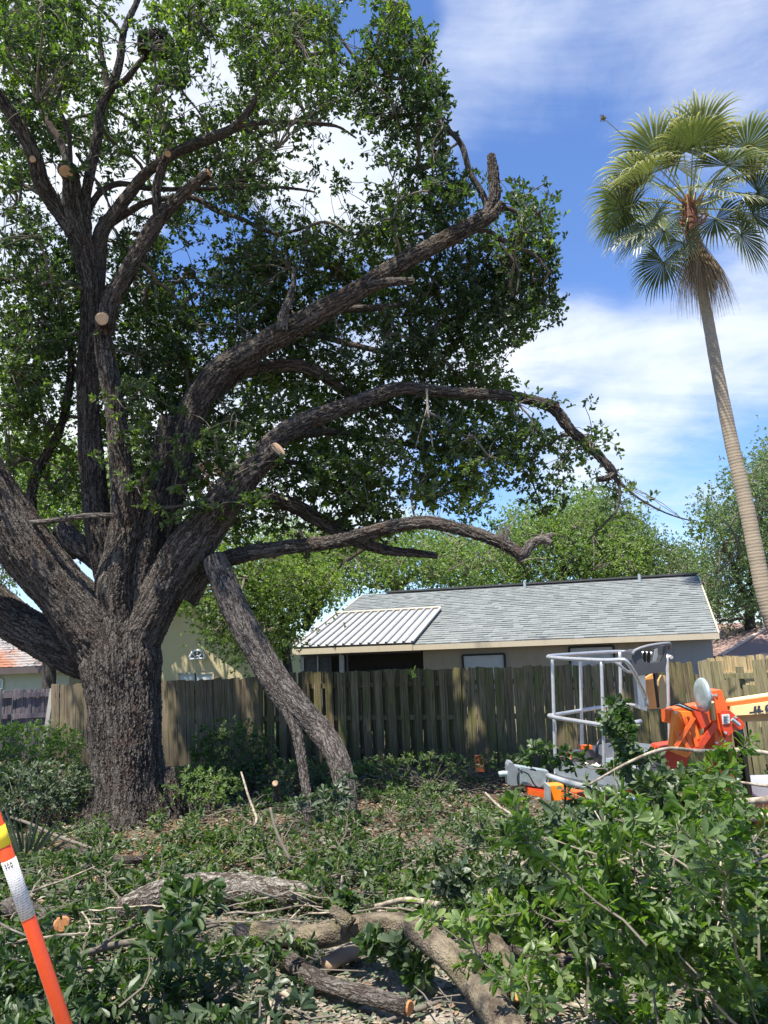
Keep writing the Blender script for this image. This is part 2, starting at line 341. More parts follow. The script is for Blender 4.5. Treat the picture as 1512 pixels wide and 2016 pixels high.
def grow(limb_pts, hubs, clumps, r_tip, name, mat, parent, rmax=.05, bend=.18):
    """thin branches: hubs join the nearest limb or hub, clumps join the nearest hub; one mesh"""
    lp = np.asarray(limb_pts); C = list(lp); par = [-1]*len(lp)
    d0 = np.min(np.linalg.norm(hubs[:, None]-lp[None], axis=2), 1); order = np.argsort(d0)
    Pt = np.zeros((len(lp)+len(hubs)+len(clumps), 3)); Pt[:len(lp)] = lp; n = len(lp); par = -np.ones(len(Pt), int)
    for i in order:
        dd = np.linalg.norm(Pt[:n]-hubs[i], axis=1)*1.0; dd[:len(lp)] *= .9; j = int(np.argmin(dd)); Pt[n] = hubs[i]; par[n] = j; n += 1
    nh = n
    for c in clumps:
        j = len(lp)+int(np.argmin(np.linalg.norm(Pt[len(lp):nh]-c, axis=1))); Pt[n] = c; par[n] = j; n += 1
    wt = np.zeros(n); wt[nh:] = 1
    for i in range(n-1, len(lp)-1, -1):
        if wt[i] == 0: wt[i] = 1
        wt[par[i]] += wt[i]
    V = []; Q = []; k = 0; ns = 5; m = 6
    a = Pt[par[len(lp):n]]; b = Pt[len(lp):n]; ra = np.minimum(r_tip*np.sqrt(wt[par[len(lp):n]]), rmax); rb = np.minimum(r_tip*np.sqrt(wt[len(lp):n]), rmax)
    ra = np.minimum(ra, rb*1.7); L = np.linalg.norm(b-a, axis=1)[:, None]; T = norm(b-a)
    o1 = norm(np.cross(T, rng.normal(size=T.shape))); o2 = np.cross(T, o1)
    sag = rng.uniform(-bend, bend, (len(a), 1)); sg2 = rng.uniform(-bend, bend, (len(a), 1))*.6; dn = np.array([0, 0, 1.])*bend*.6
    th = np.arange(ns)*2*pi/ns
    rings = []
    for q in range(m):
        t = q/(m-1); c = a+(b-a)*t+(o1*sag*sin(pi*t)+o2*sg2*sin(2*pi*t)+dn*sin(pi*t))*L*.7; r = (ra*(1-t)+rb*t)
        rings.append(c[:, None]+r[:, None, None]*(o1[:, None]*np.cos(th)[None, :, None]+o2[:, None]*np.sin(th)[None, :, None]))
    V = np.stack(rings, 1).reshape(-1, 3)
    bi = np.arange(len(a))[:, None, None]*m*ns; i = np.arange(m-1)[None, :, None]*ns; j = np.arange(ns)[None, None, :]; j2 = (j+1) % ns
    Q = np.stack([bi+i+j, bi+i+j2, bi+i+ns+j2, bi+i+ns+j], -1).reshape(-1, 4)
    return mk(name, V, [Q], mat, parent, True, kind='stuff')

# ------------------------------------------------------------------ ground
def zg(x, y):
    x = np.asarray(x, float); y = np.asarray(y, float)
    s = np.clip((y-2.0)/7.0, 0, 1); base = -.62*(s*s*(3-2*s))
    return base + .035*np.sin(x*1.3+y*.7)*np.sin(y*1.1-x*.4) + .018*np.sin(x*3.7+1)*np.sin(y*3.1) + .008*np.sin(x*9+y*4)*np.sin(y*11-x*2)
def G(px, py, dz=0.):
    lo, hi = .5, 60.
    for _ in range(50):
        mid = (lo+hi)/2; p = P(px, py, mid)
        if p[2] > zg(p[0], p[1])+dz: lo = mid
        else: hi = mid
    return P(px, py, lo)
def ground():
    t = np.linspace(-1, 1, 300); gx = 13*t+900*np.sign(t)*np.abs(t)**9; t2 = np.linspace(-.45, 1, 320); gy = 22*t2+900*np.sign(t2)*np.abs(t2)**9
    X, Y = np.meshgrid(gx, gy); Z = zg(X, Y); V = np.stack([X, Y, Z], -1).reshape(-1, 3); n = 300; m = 320
    i = np.arange(m-1)[:, None]*n; j = np.arange(n-1)[None]; Fq = np.stack([i+j, i+j+1, i+n+j+1, i+n+j], -1).reshape(-1, 4)
    mm = M('yard_ground'); p = mm.pos()
    n1 = mm.noise(p, 1.1, 5, .6, .3); n2 = mm.noise(p, 9, 6, .7); n3 = mm.noise(p, 60, 4, .7); vr = mm.vor(p, 38, 'F1')
    sep = mm.n('ShaderNodeSeparateXYZ'); mm.l(p, sep.inputs[0])
    near = mm.rg(sep.outputs[1], 4.2, 7.2, 1., 0.)
    def spot(c, r):
        x = mm.n('ShaderNodeVectorMath', operation='DISTANCE'); mm.l(p, x.inputs[0]); x.inputs[1].default_value = tuple(c); return mm.rg(mm.ma('ADD', x.outputs['Value'], mm.ma('MULTIPLY', n2, .5)), r*.6, r*1.2, 1., 0.)
    sand = mm.ma('MAXIMUM', mm.ma('MULTIPLY', near, mm.rg(n1, .25, .45)), spot(G(900, 1685), 1.1))
    dirt = mm.mix(mm.rg(n2, .3, .7), (.055, .038, .026), (.15, .105, .07)); dirt = mm.mix(mm.rg(n3, .5, .8, 0, .5), dirt, (.25, .18, .12))
    sd_ = mm.mix(mm.rg(n2, .3, .75), (.26, .225, .175), (.50, .44, .36)); sd_ = mm.mix(mm.rg(n3, .55, .75, 0, .7), sd_, (.16, .12, .09))
    c = mm.mix(sand, dirt, sd_)
    dry = spot(G(330, 1655), 1.2); c = mm.mix(mm.ma('MULTIPLY', dry, .7), c, mm.mix(mm.rg(vr, .1, .6), (.10, .05, .03), (.30, .17, .10)))
    far = mm.rg(sep.outputs[1], 16., 22., 0., 1.); c = mm.mix(far, c, mm.mix(n2, (.05, .09, .025), (.10, .14, .04)))
    mm.col(c).set(.95, .15).bump(mm.ma('ADD', n3, mm.ma('ADD', n2, mm.ma('MULTIPLY', vr, .5))), .03, .9)
    mk('ground', V, [Fq], mm.m, None, True, origin=(0, 0, 0), kind='structure')
ground()

# ------------------------------------------------------------------ simple surface materials
def plain(name, c, rough=.6, spec=.4, metal=0., var=.12, sc=3., bump=0.):
    m = M(name); n = m.noise(m.pos(), sc, 5, .65); lo = tuple(x*(1-var) for x in c); hi = tuple(min(1, x*(1+var)) for x in c)
    m.col(m.mix(m.rg(n, .3, .7), lo, hi)).set(rough, spec, metal)
    if bump: m.bump(n, bump, .7)
    return m.m
def stain(name, c, s, rough=.8, sc=(2, 2, .6), amt=.6, spec=.3):
    m = M(name); n = m.noise(m.map(m.pos(), sc), 3, 6, .7); n2 = m.noise(m.pos(), 40, 3, .6)
    m.col(m.mix(m.rg(n, .45, .75, 0, amt), c, s)).set(rough, spec).bump(n2, .003, .5); return m.m
WALL_TAN = stain('tan_stucco', (.42, .34, .24), (.32, .26, .18)); WALL_GREY = stain('grey_stucco', (.34, .33, .30), (.25, .24, .22))
WALL_YEL = stain('yellow_stucco', (.60, .50, .29), (.50, .42, .24), amt=.5); WALL_BEI = stain('beige_stucco', (.55, .49, .38), (.45, .40, .31))
FASCIA = stain('cream_fascia', (.50, .43, .31), (.42, .34, .24)); WHITE = plain('white_paint', (.78, .77, .74), .5); DARKTRIM = plain('dark_trim', (.035, .03, .028), .6)
GLASS = plain('dark_window_glass', (.025, .03, .035), .12, .6); BLIND = plain('window_blind', (.55, .56, .54), .7, var=.06)
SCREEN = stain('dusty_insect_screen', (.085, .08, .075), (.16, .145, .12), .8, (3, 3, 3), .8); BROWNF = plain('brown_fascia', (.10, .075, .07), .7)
def shingle_mat(name, a, b, c3=None, amt=.0):
    m = M(name); r = m.attr('rnd', 'Fac'); n = m.noise(m.pos(), 60, 3, .7); n2 = m.noise(m.pos(), .9, 5, .65)
    c = m.mix(r, a, b); c = m.mix(m.rg(n, .3, .8, 0, .5), c, tuple(x*.72 for x in a))
    if c3: c = m.mix(m.rg(n2, .62-amt, .78-amt), c, c3)
    m.col(c).set(.9, .25).bump(n, .004, .7); return m.m
SH_GREY = shingle_mat('grey_shingles', (.165, .178, .172), (.215, .23, .225)); SH_TAN = shingle_mat('tan_pink_shingles', (.30, .20, .17), (.42, .30, .25))
SH_RUST = shingle_mat('pale_shingles_with_pine_needles', (.24, .22, .21), (.30, .28, .27), (.27, .12, .07), .13)
METAL = stain('white_metal_roof', (.38, .37, .35), (.30, .28, .25), .35, (6, 6, 1), .6, .5); RIBM = plain('grey_metal_rib', (.24, .25, .26), .4)

# ------------------------------------------------------------------ grey roofed house
def shingled(parent, A, B, C, D, rows, cols, mat, first=0, name='shingle', thick=.02):
    """A,B = eave left/right, D,C = ridge left/right. Courses of lapped shingles; `first` nearest ones single parts, the rest one stuff mesh"""
    A, B, C, D = map(np.asarray, (A, B, C, D)); nrm = np.cross(B-A, D-A); nrm /= np.linalg.norm(nrm); nrm *= np.sign(nrm[2])
    def pt(u, v): return (A*(1-u)+B*u)*(1-v)+(D*(1-u)+C*u)*v
    items = []
    for r in range(rows):
        v0 = r/rows; v1 = min(1, (r+1.15)/rows); u = -random.uniform(0, 1)/cols
        while u < 1:
            w = random.uniform(.7, 1.35)/cols; a, b = max(u, 0), min(u+w*.985, 1); u += w
            if b-a < .002: continue
            t = thick*random.uniform(.7, 1.5)
            items.append((v0, [pt(a, v0), pt(b, v0), pt(b, v1), pt(a, v1)], t))
    def geo(its):
        V = []; rn = []
        for _, q, t in its:
            lo = [p+nrm*.002 for p in q]; hi = [q[0]+nrm*t, q[1]+nrm*t, q[2]+nrm*.004, q[3]+nrm*.004]; V += lo+hi; rn += [random.random()]*8
        b = np.arange(len(its))[:, None]*8
        Fs = [b+np.array([f]) for f in ((4, 5, 6, 7), (0, 1, 5, 4), (1, 2, 6, 5), (3, 0, 4, 7))]
        return np.array(V), Fs, np.array(rn)
    items.sort(key=lambda i: i[0])
    for it in items[:first]:
        V, Fs, rn = geo([it]); mk(name, V, Fs, mat, parent, False, {'rnd': rn}, origin=V.mean(0))
    V, Fs, rn = geo(items[first:]); mk(name+('s' if first == 0 else 's_above'), V, Fs, mat, parent, False, {'rnd': rn}, kind='stuff')
    return pt, nrm
def quad(p): return np.array(p)
EZ = 1.60
def grey_house():
    A = P(580, 1281, 20.2); B = P(1412, 1243, 17.3); A[2] = B[2] = (A[2]+B[2])/2; D = P(715, 1171, 24.4); C = P(1372, 1132, 21.6); D[2] = C[2] = (C[2]+D[2])/2
    base = (A+B+C+D)/4; base[2] = -.7
    h = empty('house', base, 'tan house with grey shingle roof and white metal patio roof behind the wooden fence', 'house')
    back = (D-A); back[2] = 0; A2 = A+back*2; B2 = B+(C-B)*[2, 2, 0]; A2[2] = A[2]; B2[2] = B[2]
    rb = MB(); t = np.array([0, 0, -.10])
    rb.add([A, B, C, D, A2, B2, A+t, B+t, C+t, D+t, A2+t, B2+t], [(0, 1, 2, 3), (3, 2, 5, 4), (6, 9, 8, 7), (9, 10, 11, 8), (0, 3, 9, 6), (3, 4, 10, 9), (2, 1, 7, 8), (5, 2, 8, 11), (1, 0, 6, 7), (4, 5, 11, 10)])
    roof = rb.build('roof', plain('roof_deck', (.22, .22, .22), .9), h)
    pt, nr = shingled(roof, A, B, C, D, 30, 48, SH_GREY, 280)
    e = (B-A)/np.linalg.norm(B-A); out = np.cross(e, (0, 0, 1)); out *= -1 if out[1] > 0 else 1
    MB().beam(A-e*.05+out*.03+[0, 0, -.065], A+(B-A)*.312+out*.03+[0, 0, -.065], .03, .15).build('fascia', FASCIA, roof)
    MB().beam(A+(B-A)*.313+out*.02+[0, 0, -.075], B+e*.03+out*.02+[0, 0, -.075], .03, .13).build('fascia', FASCIA, roof)
    MB().beam(B+e*.03+[0, 0, -.06], C+e*.03+[0, 0, -.06], .035, .14).build('bargeboard', FASCIA, roof)
    MB().beam(A-e*.03+[0, 0, -.06], D-e*.03+[0, 0, -.06], .035, .14).build('bargeboard', FASCIA, roof)
    MB().beam(D+(C-D)*.08+nr*.04, C+nr*.04, .30, .05).build('ridge_cap', plain('ridge_vent', (.06, .06, .065), .8), roof)
    for u, v in ((.52, .93), (.845, .93)):
        b = pt(u, v); MB().tube([b, b+[0, 0, .22]], .045, 10).build('vent_pipe', plain('vent_pipe_metal', (.30, .36, .38), .5), roof)
    # white metal patio roof laid over the left part of the slope
    def mp(u, v): return pt(u, v)+nr*.05
    u1 = .312; v1 = .56; n = 14
    mr = MB().hexa([mp(0, .0)+out*.02, mp(u1, .0)+out*.02, mp(u1, v1), mp(0, v1)]+[q+nr*.02 for q in (mp(0, .0)+out*.02, mp(u1, .0)+out*.02, mp(u1, v1), mp(0, v1))]).build('metal_patio_roof', METAL, h)
    for i in range(n+1):
        u = u1*i/n; MB().beam(mp(u, -.004)+nr*.045, mp(u, v1*.992)+nr*.045, .07, .05, nr).build('roof_rib', METAL if i in (0, n) else RIBM, mr)
    MB().beam(mp(0, v1)+nr*.04, mp(u1, v1)+nr*.04, .07, .07, nr).build('top_flashing', FASCIA, mr)
    # walls
    inn = -out
    def wp(u, z, d=.45): q = A*(1-u)+B*u+inn*d; return np.array([q[0], q[1], z])
    zt = A[2]-.02; zb = -.9
    def wall(name, u0, u1_, d0, d1, mat, z0=zb, z1=zt):
        return MB().hexa([wp(u0, z0, d0), wp(u1_, z0, d0), wp(u1_, z0, d1), wp(u0, z0, d1), wp(u0, z1, d0), wp(u1_, z1, d0), wp(u1_, z1, d1), wp(u0, z1, d1)]).build(name, mat, h)
    wall('wall', .325, .87, .50, .70, WALL_TAN); wall('wall', .87, .992, .42, .70, WALL_GREY)
    wall('wall', .872, .885, .34, .42, WALL_GREY)                         # pilaster
    wall('wall', .995-.02, .992, .70, 7.6, WALL_GREY); wall('wall', .03, .05, 3.6, 7.6, WALL_TAN); wall('wall', .03, .33, 3.4, 3.6, WALL_TAN); wall('wall', .325, .345, .7, 3.4, WALL_TAN); wall('wall', .05, .97, 7.5, 7.6, WALL_TAN)
    # gable
    g0 = wp(.99, zt, .5); g1 = wp(.99, zt, 7.6); gp = (C+[0, 0, -.14])-e*.15
    MB().prism([g0, g1, gp], -e*.1).build('gable', WALL_GREY, h)
    # window
    wn = MB(); zt_w = P(972, 1288, 19.0)[2]
    def win(u0, u1_, z0, z1, name='window'):
        f = MB()
        for a, b in (((u0, z0), (u1_, z0)), ((u0, z1), (u1_, z1)), ((u0, z0), (u0, z1)), ((u1_, z0), (u1_, z1))):
            f.beam(wp(a[0], a[1], .47), wp(b[0], b[1], .47), .05, .05, inn)
        fo = f.build(name, DARKTRIM, h)
        MB().hexa([wp(u0, z0, .485), wp(u1_, z0, .485), wp(u1_, z0, .495), wp(u0, z0, .495), wp(u0, z1, .485), wp(u1_, z1, .485), wp(u1_, z1, .495), wp(u0, z1, .495)]).build('blind', BLIND, fo)
    win(.425, .527, zt_w-.9, zt_w); win(.68, .78, zt_w-.9, zt_w+.1, 'window')
    # screened patio
    PST = stain('peeling_white_post', (.55, .50, .42), (.12, .08, .06), .8, (9, 9, 2), .9)
    for u, w, m_ in ((.012, .10, PST), (.120, .13, PST), (.055, .03, PST), (.09, .03, BROWNF), (.135, .05, BROWNF)):
        MB().box(wp(u, (zb+zt)/2, .2), (w, .08, zt-zb-.1)).build('patio_post', m_, h)
    MB().beam(wp(.012, zt-.12, .2), wp(.325, zt-.12, .2), .08, .12).build('patio_beam', BROWNF, h)
    for u0, u1_ in ((.016, .053), (.057, .088)):
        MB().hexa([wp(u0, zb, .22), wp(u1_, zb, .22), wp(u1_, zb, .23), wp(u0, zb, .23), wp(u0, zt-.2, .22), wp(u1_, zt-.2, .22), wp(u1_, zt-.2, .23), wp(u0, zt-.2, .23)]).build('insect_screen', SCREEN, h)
    wall('patio_shade_wall', .02, .324, 1.7, 1.8, plain('shade_toned_patio_wall', (.07, .055, .045), .8)); wall('patio_side_wall', .01, .02, .3, 3.4, WALL_TAN)  # back wall added, its dark colour stands in for the patio's interior shade
    MB().beam(wp(.14, .9, 1.6), wp(.32, .9, 1.6), .06, .05).build('patio_beam', plain('patio_rail', (.15, .13, .12)), h)
grey_house()

# ------------------------------------------------------------------ yellow house, left house, right house
def yellow_house():
    Y = 23.; a = P(296, 1350, Y); b = P(500, 1350, Y+.4); pk = P(368, 1172, Y+.15); eL = P(250, 1262, Y-.1); eR = P(505, 1268, Y+.4)
    base = (a+b)/2; base[2] = -.7; h = empty('yellow_house', base, 'yellow stucco house with a half-round gable window behind the oak', 'house')
    a0 = np.array([eL[0], eL[1], -.8]); b0 = np.array([eR[0], eR[1], -.8]); dep = np.array([.3, 9., 0])
    MB().prism([a0, b0, eR, pk, eL], dep).build('wall', WALL_YEL, h)
    R_m = shingle_mat('yellow_house_roof', (.28, .22, .18), (.36, .3, .25)); o = np.array([0, -.35, 0]); t = np.array([0, 0, .12])
    for e_ in (eL, eR):
        ee = e_+(e_-pk)*.07; q = [pk+o, ee+o, ee+dep+[0, .3, 0], pk+dep+[0, .3, 0]]; MB().prism([x+[0, 0, .03] for x in q], t).build('roof', R_m, h)
        MB().beam(pk+o*1.04-[0, 0, .04], ee+o*1.04-[0, 0, .04], .03, .14).build('bargeboard', WHITE, h)
    c = P(388, 1297, Y-.02); rr = 13.5*Y/F*1.05
    f = MB(); th = np.linspace(0, pi, 15); ex = norm(b-a)*[1, 1, 0]
    arc = [c+ex*rr*cos(t_)+np.array([0, 0, 1])*rr*1.15*sin(t_) for t_ in th]; f.tube(arc, .035, 6); f.tube([arc[0], arc[-1]], .035, 6)
    for k in (45, 90, 135): f.tube([c+ex*rr*.35*cos(R_(k))+np.array([0, 0, rr*.4*sin(R_(k))]), c+ex*rr*cos(R_(k))+np.array([0, 0, 1.15*rr*sin(R_(k))])], .016, 6)
    f.tube([c+ex*rr*.35*cos(t_)+np.array([0, 0, 1])*rr*.4*sin(t_) for t_ in th], .016, 6)
    w = f.build('window', WHITE, h, smooth=True); MB().prism([p+[0, -.004, 0] for p in arc], [0, .02, 0]).build('pane', GLASS, w)
    for x0, x1 in ((352, 385), (385.5, 420)):
        p0 = P(x0, 1327, Y-.02); p1 = P(x1, 1325, Y-.02); z1 = p1[2]; z0 = z1-1.1; fr = MB()
        for A_, B_ in (((p0[0], z1), (p1[0], z1)), ((p0[0], z0), (p1[0], z0)), ((p0[0], z0), (p0[0], z1)), ((p1[0], z0), (p1[0], z1))):
            fr.beam((A_[0], p0[1], A_[1]), (B_[0], p0[1], B_[1]), .05, .05, (0, 1, 0))
        w = fr.build('window', FASCIA, h); MB().box(((p0[0]+p1[0])/2, p0[1]+.01, (z0+z1)/2), (p1[0]-p0[0]-.05, .02, z1-z0-.05)).build('blind', BLIND, w)
yellow_house()
def left_house():
    Y = 22.; e0 = P(-260, 1332, Y+1.0); e1 = P(150, 1309, Y); e0[2] = e1[2]; dep = np.array([1.2, 8., 0]); D_ = e1+dep*.5+[-.6, 0, 2.0]; 
    D_ = P(28, 1200, Y+4.); r0_ = P(-260, 1206, Y+4.6); r0_[2] = D_[2]
    base = (e0+e1)/2; base[2] = -.7; h = empty('beige_house', base, 'beige house at the far left with reddish leaf-strewn roof', 'house')
    B1 = e1+dep; B0 = e0+dep; B1[2] = B0[2] = e1[2]
    rf = MB().add([e0, e1, B1, B0, r0_, D_, e0-[0, 0, .06], e1-[0, 0, .06], B1-[0, 0, .06], B0-[0, 0, .06]], [(0, 1, 5, 4), (1, 2, 5), (2, 3, 4, 5), (0, 4, 3), (6, 9, 8, 7), (0, 6, 7, 1), (1, 7, 8, 2)]).build('roof', SH_RUST, h)
    shingled(rf, e0, e1, D_, r0_, 26, 60, SH_RUST)
    MB().beam(e0+[0, -.02, -.1], e1+[.02, -.02, -.1], .03, .18).build('fascia', BROWNF, rf); MB().beam(e1+[.02, 0, -.1], B1+[.02, 0, -.1], .03, .18).build('fascia', BROWNF, rf)
    i = np.array([0, .5, 0]); w0 = e0+i; w1 = e1+i-[.4, 0, 0]; q = [np.array([p[0], p[1], -.9]) for p in (w0, w1, B1-[.4, .5, 0], B0-[0, .5, 0])]
    MB().prism(q, (0, 0, e1[2]-.12+.9)).build('wall', WALL_BEI, h)
    y = w0[1]-.03; p0 = P(3, 1336, y); p1 = P(27, 1336, y); z1 = p1[2]; z0 = z1-1.; p0[1] = p1[1] = y = e0[1]+(e1[1]-e0[1])*.66+.46
    fr = MB()
    for A_, B_ in (((p0[0], z1), (p1[0], z1)), ((p0[0], z0), (p1[0], z0)), ((p0[0], z0), (p0[0], z1)), ((p1[0], z0), (p1[0], z1)), ((p0[0]+.1, z0), (p0[0]+.1, z1))):
        fr.beam((A_[0], y, A_[1]), (B_[0], y, B_[1]), .05, .06, (0, 1, 0))
    w = fr.build('window', WHITE, h)
    for k in range(12): MB().box(((p0[0]+p1[0])/2+.06, y+.02, z0+.05+k*(z1-z0)/12), (p1[0]-p0[0]-.15, .012, .06)).build('blind_slat', BLIND, w)
left_house()
def right_house():
    Y = 26.; h = empty('pink_roofed_house', (12.5, 27, -.7), 'house with pinkish tan shingle roof at the right edge beyond the fences', 'house')
    e0 = P(1395, 1290, Y); e1 = P(1760, 1276, Y); e0[2] = e1[2]; r0_ = P(1413, 1228, Y+5); r1 = P(1760, 1212, Y+5); r1[2] = r0_[2]; b0 = e0+[0, 10, 0]; b1 = e1+[0, 10, 0]
    MB().add([e0, e1, r1, r0_, b1, b0], [(0, 1, 2, 3), (3, 2, 4, 5), (0, 3, 5), (1, 4, 2), (0, 5, 4, 1)]).build('roof', SH_TAN, h)
    rf = h.children[0]; shingled(rf, e0, e1, r1, r0_, 22, 50, SH_TAN)
    MB().beam(e0+[0, -.02, -.08], e1+[0, -.02, -.08], .04, .18).build('fascia', FASCIA, rf)
    MB().prism([np.array([p[0], p[1], -.9]) for p in (e0+[.3, .5, 0], e1+[0, .5, 0], b1-[0, .5, 0], b0+[.3, -.5, 0])], (0, 0, e0[2]-.05+.9)).build('wall', WALL_BEI, h)
    # front hip
    Yf = 23.5; a = P(1418, 1292, Yf); b = P(1640, 1283, Yf); b[2] = a[2]; c = P(1516, 1234, Yf+2.4); d = P(1516, 1236, Yf+6)
    d = c+[0.0, 4., 0]; q = MB().add([a, b, c, d, a+[0, 4, 0], b+[0, 4, 0]], [(0, 1, 2), (1, 5, 3, 2), (0, 2, 3, 4), (0, 4, 5, 1)]).build('hip_roof', SH_TAN, h)
    MB().beam(a+[0, -.02, -.08], b+[0, -.02, -.08], .04, .16).build('fascia', FASCIA, q); MB().beam(a+[0, 0, .03], c+[0, 0, .04], .14, .05).build('hip_cap', plain('hip_cap', (.50, .38, .32), .9), q)
    MB().prism([np.array([p[0], p[1], -.9]) for p in (a+[.3, .4, 0], b+[0, .4, 0], b+[0, 3.5, 0], a+[.3, 3.5, 0])], (0, 0, a[2]-.02+.9)).build('wall', WALL_BEI, h)
right_house()

# ------------------------------------------------------------------ fences
def board_mat(name, cols, green, g_amt):
    m = M(name); o = m.obj(); r = m.rnd(); cb = m.n('ShaderNodeCombineXYZ'); m.l(m.ma('MULTIPLY', r, 37.), cb.inputs[0]); m.l(m.ma('MULTIPLY', r, 91.), cb.inputs[2])
    v = m.vadd(o, cb.outputs[0]); g = m.noise(m.map(v, (22, 22, 1.1)), 2.2, 6, .65, .6); n = m.noise(m.map(v, (4, 4, 1.2)), 1.6, 5, .65); f = m.noise(m.map(v, (90, 90, 3)), 1.5, 3, .6)
    kn = m.vor(m.map(v, (7, 7, 2.3)), 1., 'F1')
    c = m.mix(m.rg(g, .3, .7), cols[0], cols[1]); c = m.mix(m.ma('MULTIPLY', r, .55), c, cols[2]); c = m.mix(m.rg(n, .42, .66, 0, g_amt), c, green)
    c = m.mix(m.rg(f, .42, .72, 0, .7), c, tuple(x*.35 for x in cols[0])); c = m.mix(m.rg(m.noise(m.map(v, (30, 30, .5)), 1., 3, .6), .5, .66, 0, .6), c, tuple(x*.45 for x in cols[0])); c = m.mix(m.rg(kn, .0, .16, .8, 0), c, (.03, .02, .014))
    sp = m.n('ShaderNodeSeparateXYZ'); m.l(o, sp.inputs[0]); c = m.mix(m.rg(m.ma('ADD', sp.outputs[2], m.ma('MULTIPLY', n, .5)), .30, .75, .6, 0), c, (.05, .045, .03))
    m.col(c).set(.9, .2).bump(m.ma('ADD', g, m.ma('MULTIPLY', f, .6)), .006, .9); return m.m
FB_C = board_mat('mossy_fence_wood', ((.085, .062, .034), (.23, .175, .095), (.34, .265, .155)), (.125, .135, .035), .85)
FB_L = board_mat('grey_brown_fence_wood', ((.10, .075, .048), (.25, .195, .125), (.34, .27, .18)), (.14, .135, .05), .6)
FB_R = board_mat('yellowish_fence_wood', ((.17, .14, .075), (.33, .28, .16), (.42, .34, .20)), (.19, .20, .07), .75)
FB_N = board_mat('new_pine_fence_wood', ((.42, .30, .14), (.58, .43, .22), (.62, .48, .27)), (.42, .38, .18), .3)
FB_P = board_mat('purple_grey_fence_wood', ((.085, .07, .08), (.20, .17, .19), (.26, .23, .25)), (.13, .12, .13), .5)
def board_mesh(w, h, t, mat, seed, dog=.0):
    rd = random.Random(seed); k = 6; V = []; n = k
    for i in range(k):
        z = h*i/(k-1); dx = rd.uniform(-.004, .004); dy = rd.uniform(-.006, .006)*(i > 0); ww = w*(1+rd.uniform(-.02, .02))
        if i == k-1:
            z = h-.02; V += [(-ww/2+dx, -t/2+dy, z), (ww/2+dx, -t/2+dy, z), (ww/2+dx, t/2+dy, z), (-ww/2+dx, t/2+dy, z)]; a, b = rd.uniform(0, .02), rd.uniform(0, .02)
            V += [(-ww/2+dx+dog, -t/2+dy, h-a), (ww/2+dx-dog, -t/2+dy, h-b), (ww/2+dx-dog, t/2+dy, h-b), (-ww/2+dx+dog, t/2+dy, h-a)]
        else: V += [(-ww/2+dx, -t/2+dy, z), (ww/2+dx, -t/2+dy, z), (ww/2+dx, t/2+dy, z), (-ww/2+dx, t/2+dy, z)]
    m = len(V)//4; Fc = [(3, 2, 1, 0), (4*m-4, 4*m-3, 4*m-2, 4*m-1)]
    for i in range(m-1):
        for j in range(4): Fc.append((4*i+j, 4*i+(j+1) % 4, 4*i+4+(j+1) % 4, 4*i+4+j))
    me = bpy.data.meshes.new('fence_board'); me.from_pydata(V, [], Fc); me.materials.append(mat); me.update(); return me
FL = (P(105, 1345, 15.6), P(105, 1499, 15.6)); FR = (P(1450, 1300, 12.0), P(1450, 1512, 12.0))
def fpos(px):
    """foot of the fence line at picture column px, and the height of its top"""
    a = P(px, 1420, 10)-[0, 0, CAMZ]; d0 = FL[0]; d1 = FR[0]-FL[0]
    s = (a[0]*d0[1]-a[1]*d0[0])/(a[1]*d1[0]-a[0]*d1[1]); q = FL[0]+d1*s; zb = FL[1][2]+(FR[1][2]-FL[1][2])*s
    return np.array([q[0], q[1], zb]), s
def fence(name, label, x0, x1, mat, step, wd, gap_style, ztop, lean=0., off=0., lean_y=0., group=None, rails=True, rail_y=None, extra=None):
    p0, _ = fpos(x0); p1, _ = fpos(x1); e = p1-p0; L = np.linalg.norm(e); e /= L; ang = atan2(e[1], e[0]); back = np.array([-e[1], e[0], 0.]); back *= np.sign(back[1])
    r = empty(name, p0+back*off, label, 'fence', group)
    vs = [board_mesh(wd*random.uniform(.94, 1.06), 1.0, .02, mat, i, .018 if i % 2 else .01) for i in range(6)]
    n = int(L/step)
    for i in range(n+1):
        c = p0+e*(i*step+step/2)+back*off; zt = ztop(i/n)+random.uniform(-.015, .015); h = zt-(c[2]-.06)
        if gap_style == 'shadow' and i % 2: c = c+back*.115
        o = bpy.data.objects.new('fence_board', random.choice(vs)); COL.objects.link(o); o.parent = r; q = c-wl(r); o.location = (q[0], q[1], q[2]-.06)
        sx = random.uniform(.95, 1.04); o.scale = (sx, 1, h); o.rotation_euler = (lean_y+random.gauss(0, .006), lean+random.gauss(0, .007), ang+random.gauss(0, .03))
        if extra: extra(o, i, n)
    ry = (.055 if gap_style == 'shadow' else .05) if rail_y is None else rail_y
    for z in (.22, .80, 1.38):
        a = p0+back*(off+ry); b = p1+back*(off+ry); hz = (ztop(.5)-p0[2])/1.65
        MB().beam([a[0], a[1], a[2]+z*hz], [b[0], b[1], b[2]+z*hz], .038, .085).build('rail', mat, r)
    for k in range(int(L/2.4)+1):
        c = p0+e*(k*2.4+.6)+back*(off+ry+.09)
        if np.dot(c-p0, e) < L: MB().box((c[0], c[1], c[2]+.75), (.09, .09, 1.55)).build('post', mat, r)
    return r
zc = FL[0][2]
zL = lambda s: P(105, 1346, fpos(105)[0][1])[2]*(1-s)+P(495, 1332, fpos(495)[0][1])[2]*s
zC = lambda s: P(507, 1325, fpos(507)[0][1])[2]*(1-s)+P(1385, 1299, fpos(1385)[0][1])[2]*s
fence('wooden_fence', 'grey-brown board fence behind the oak trunk, its boards edge to edge', 104, 503, FB_L, .195, .188, 'flat', zL, lean=-.035)
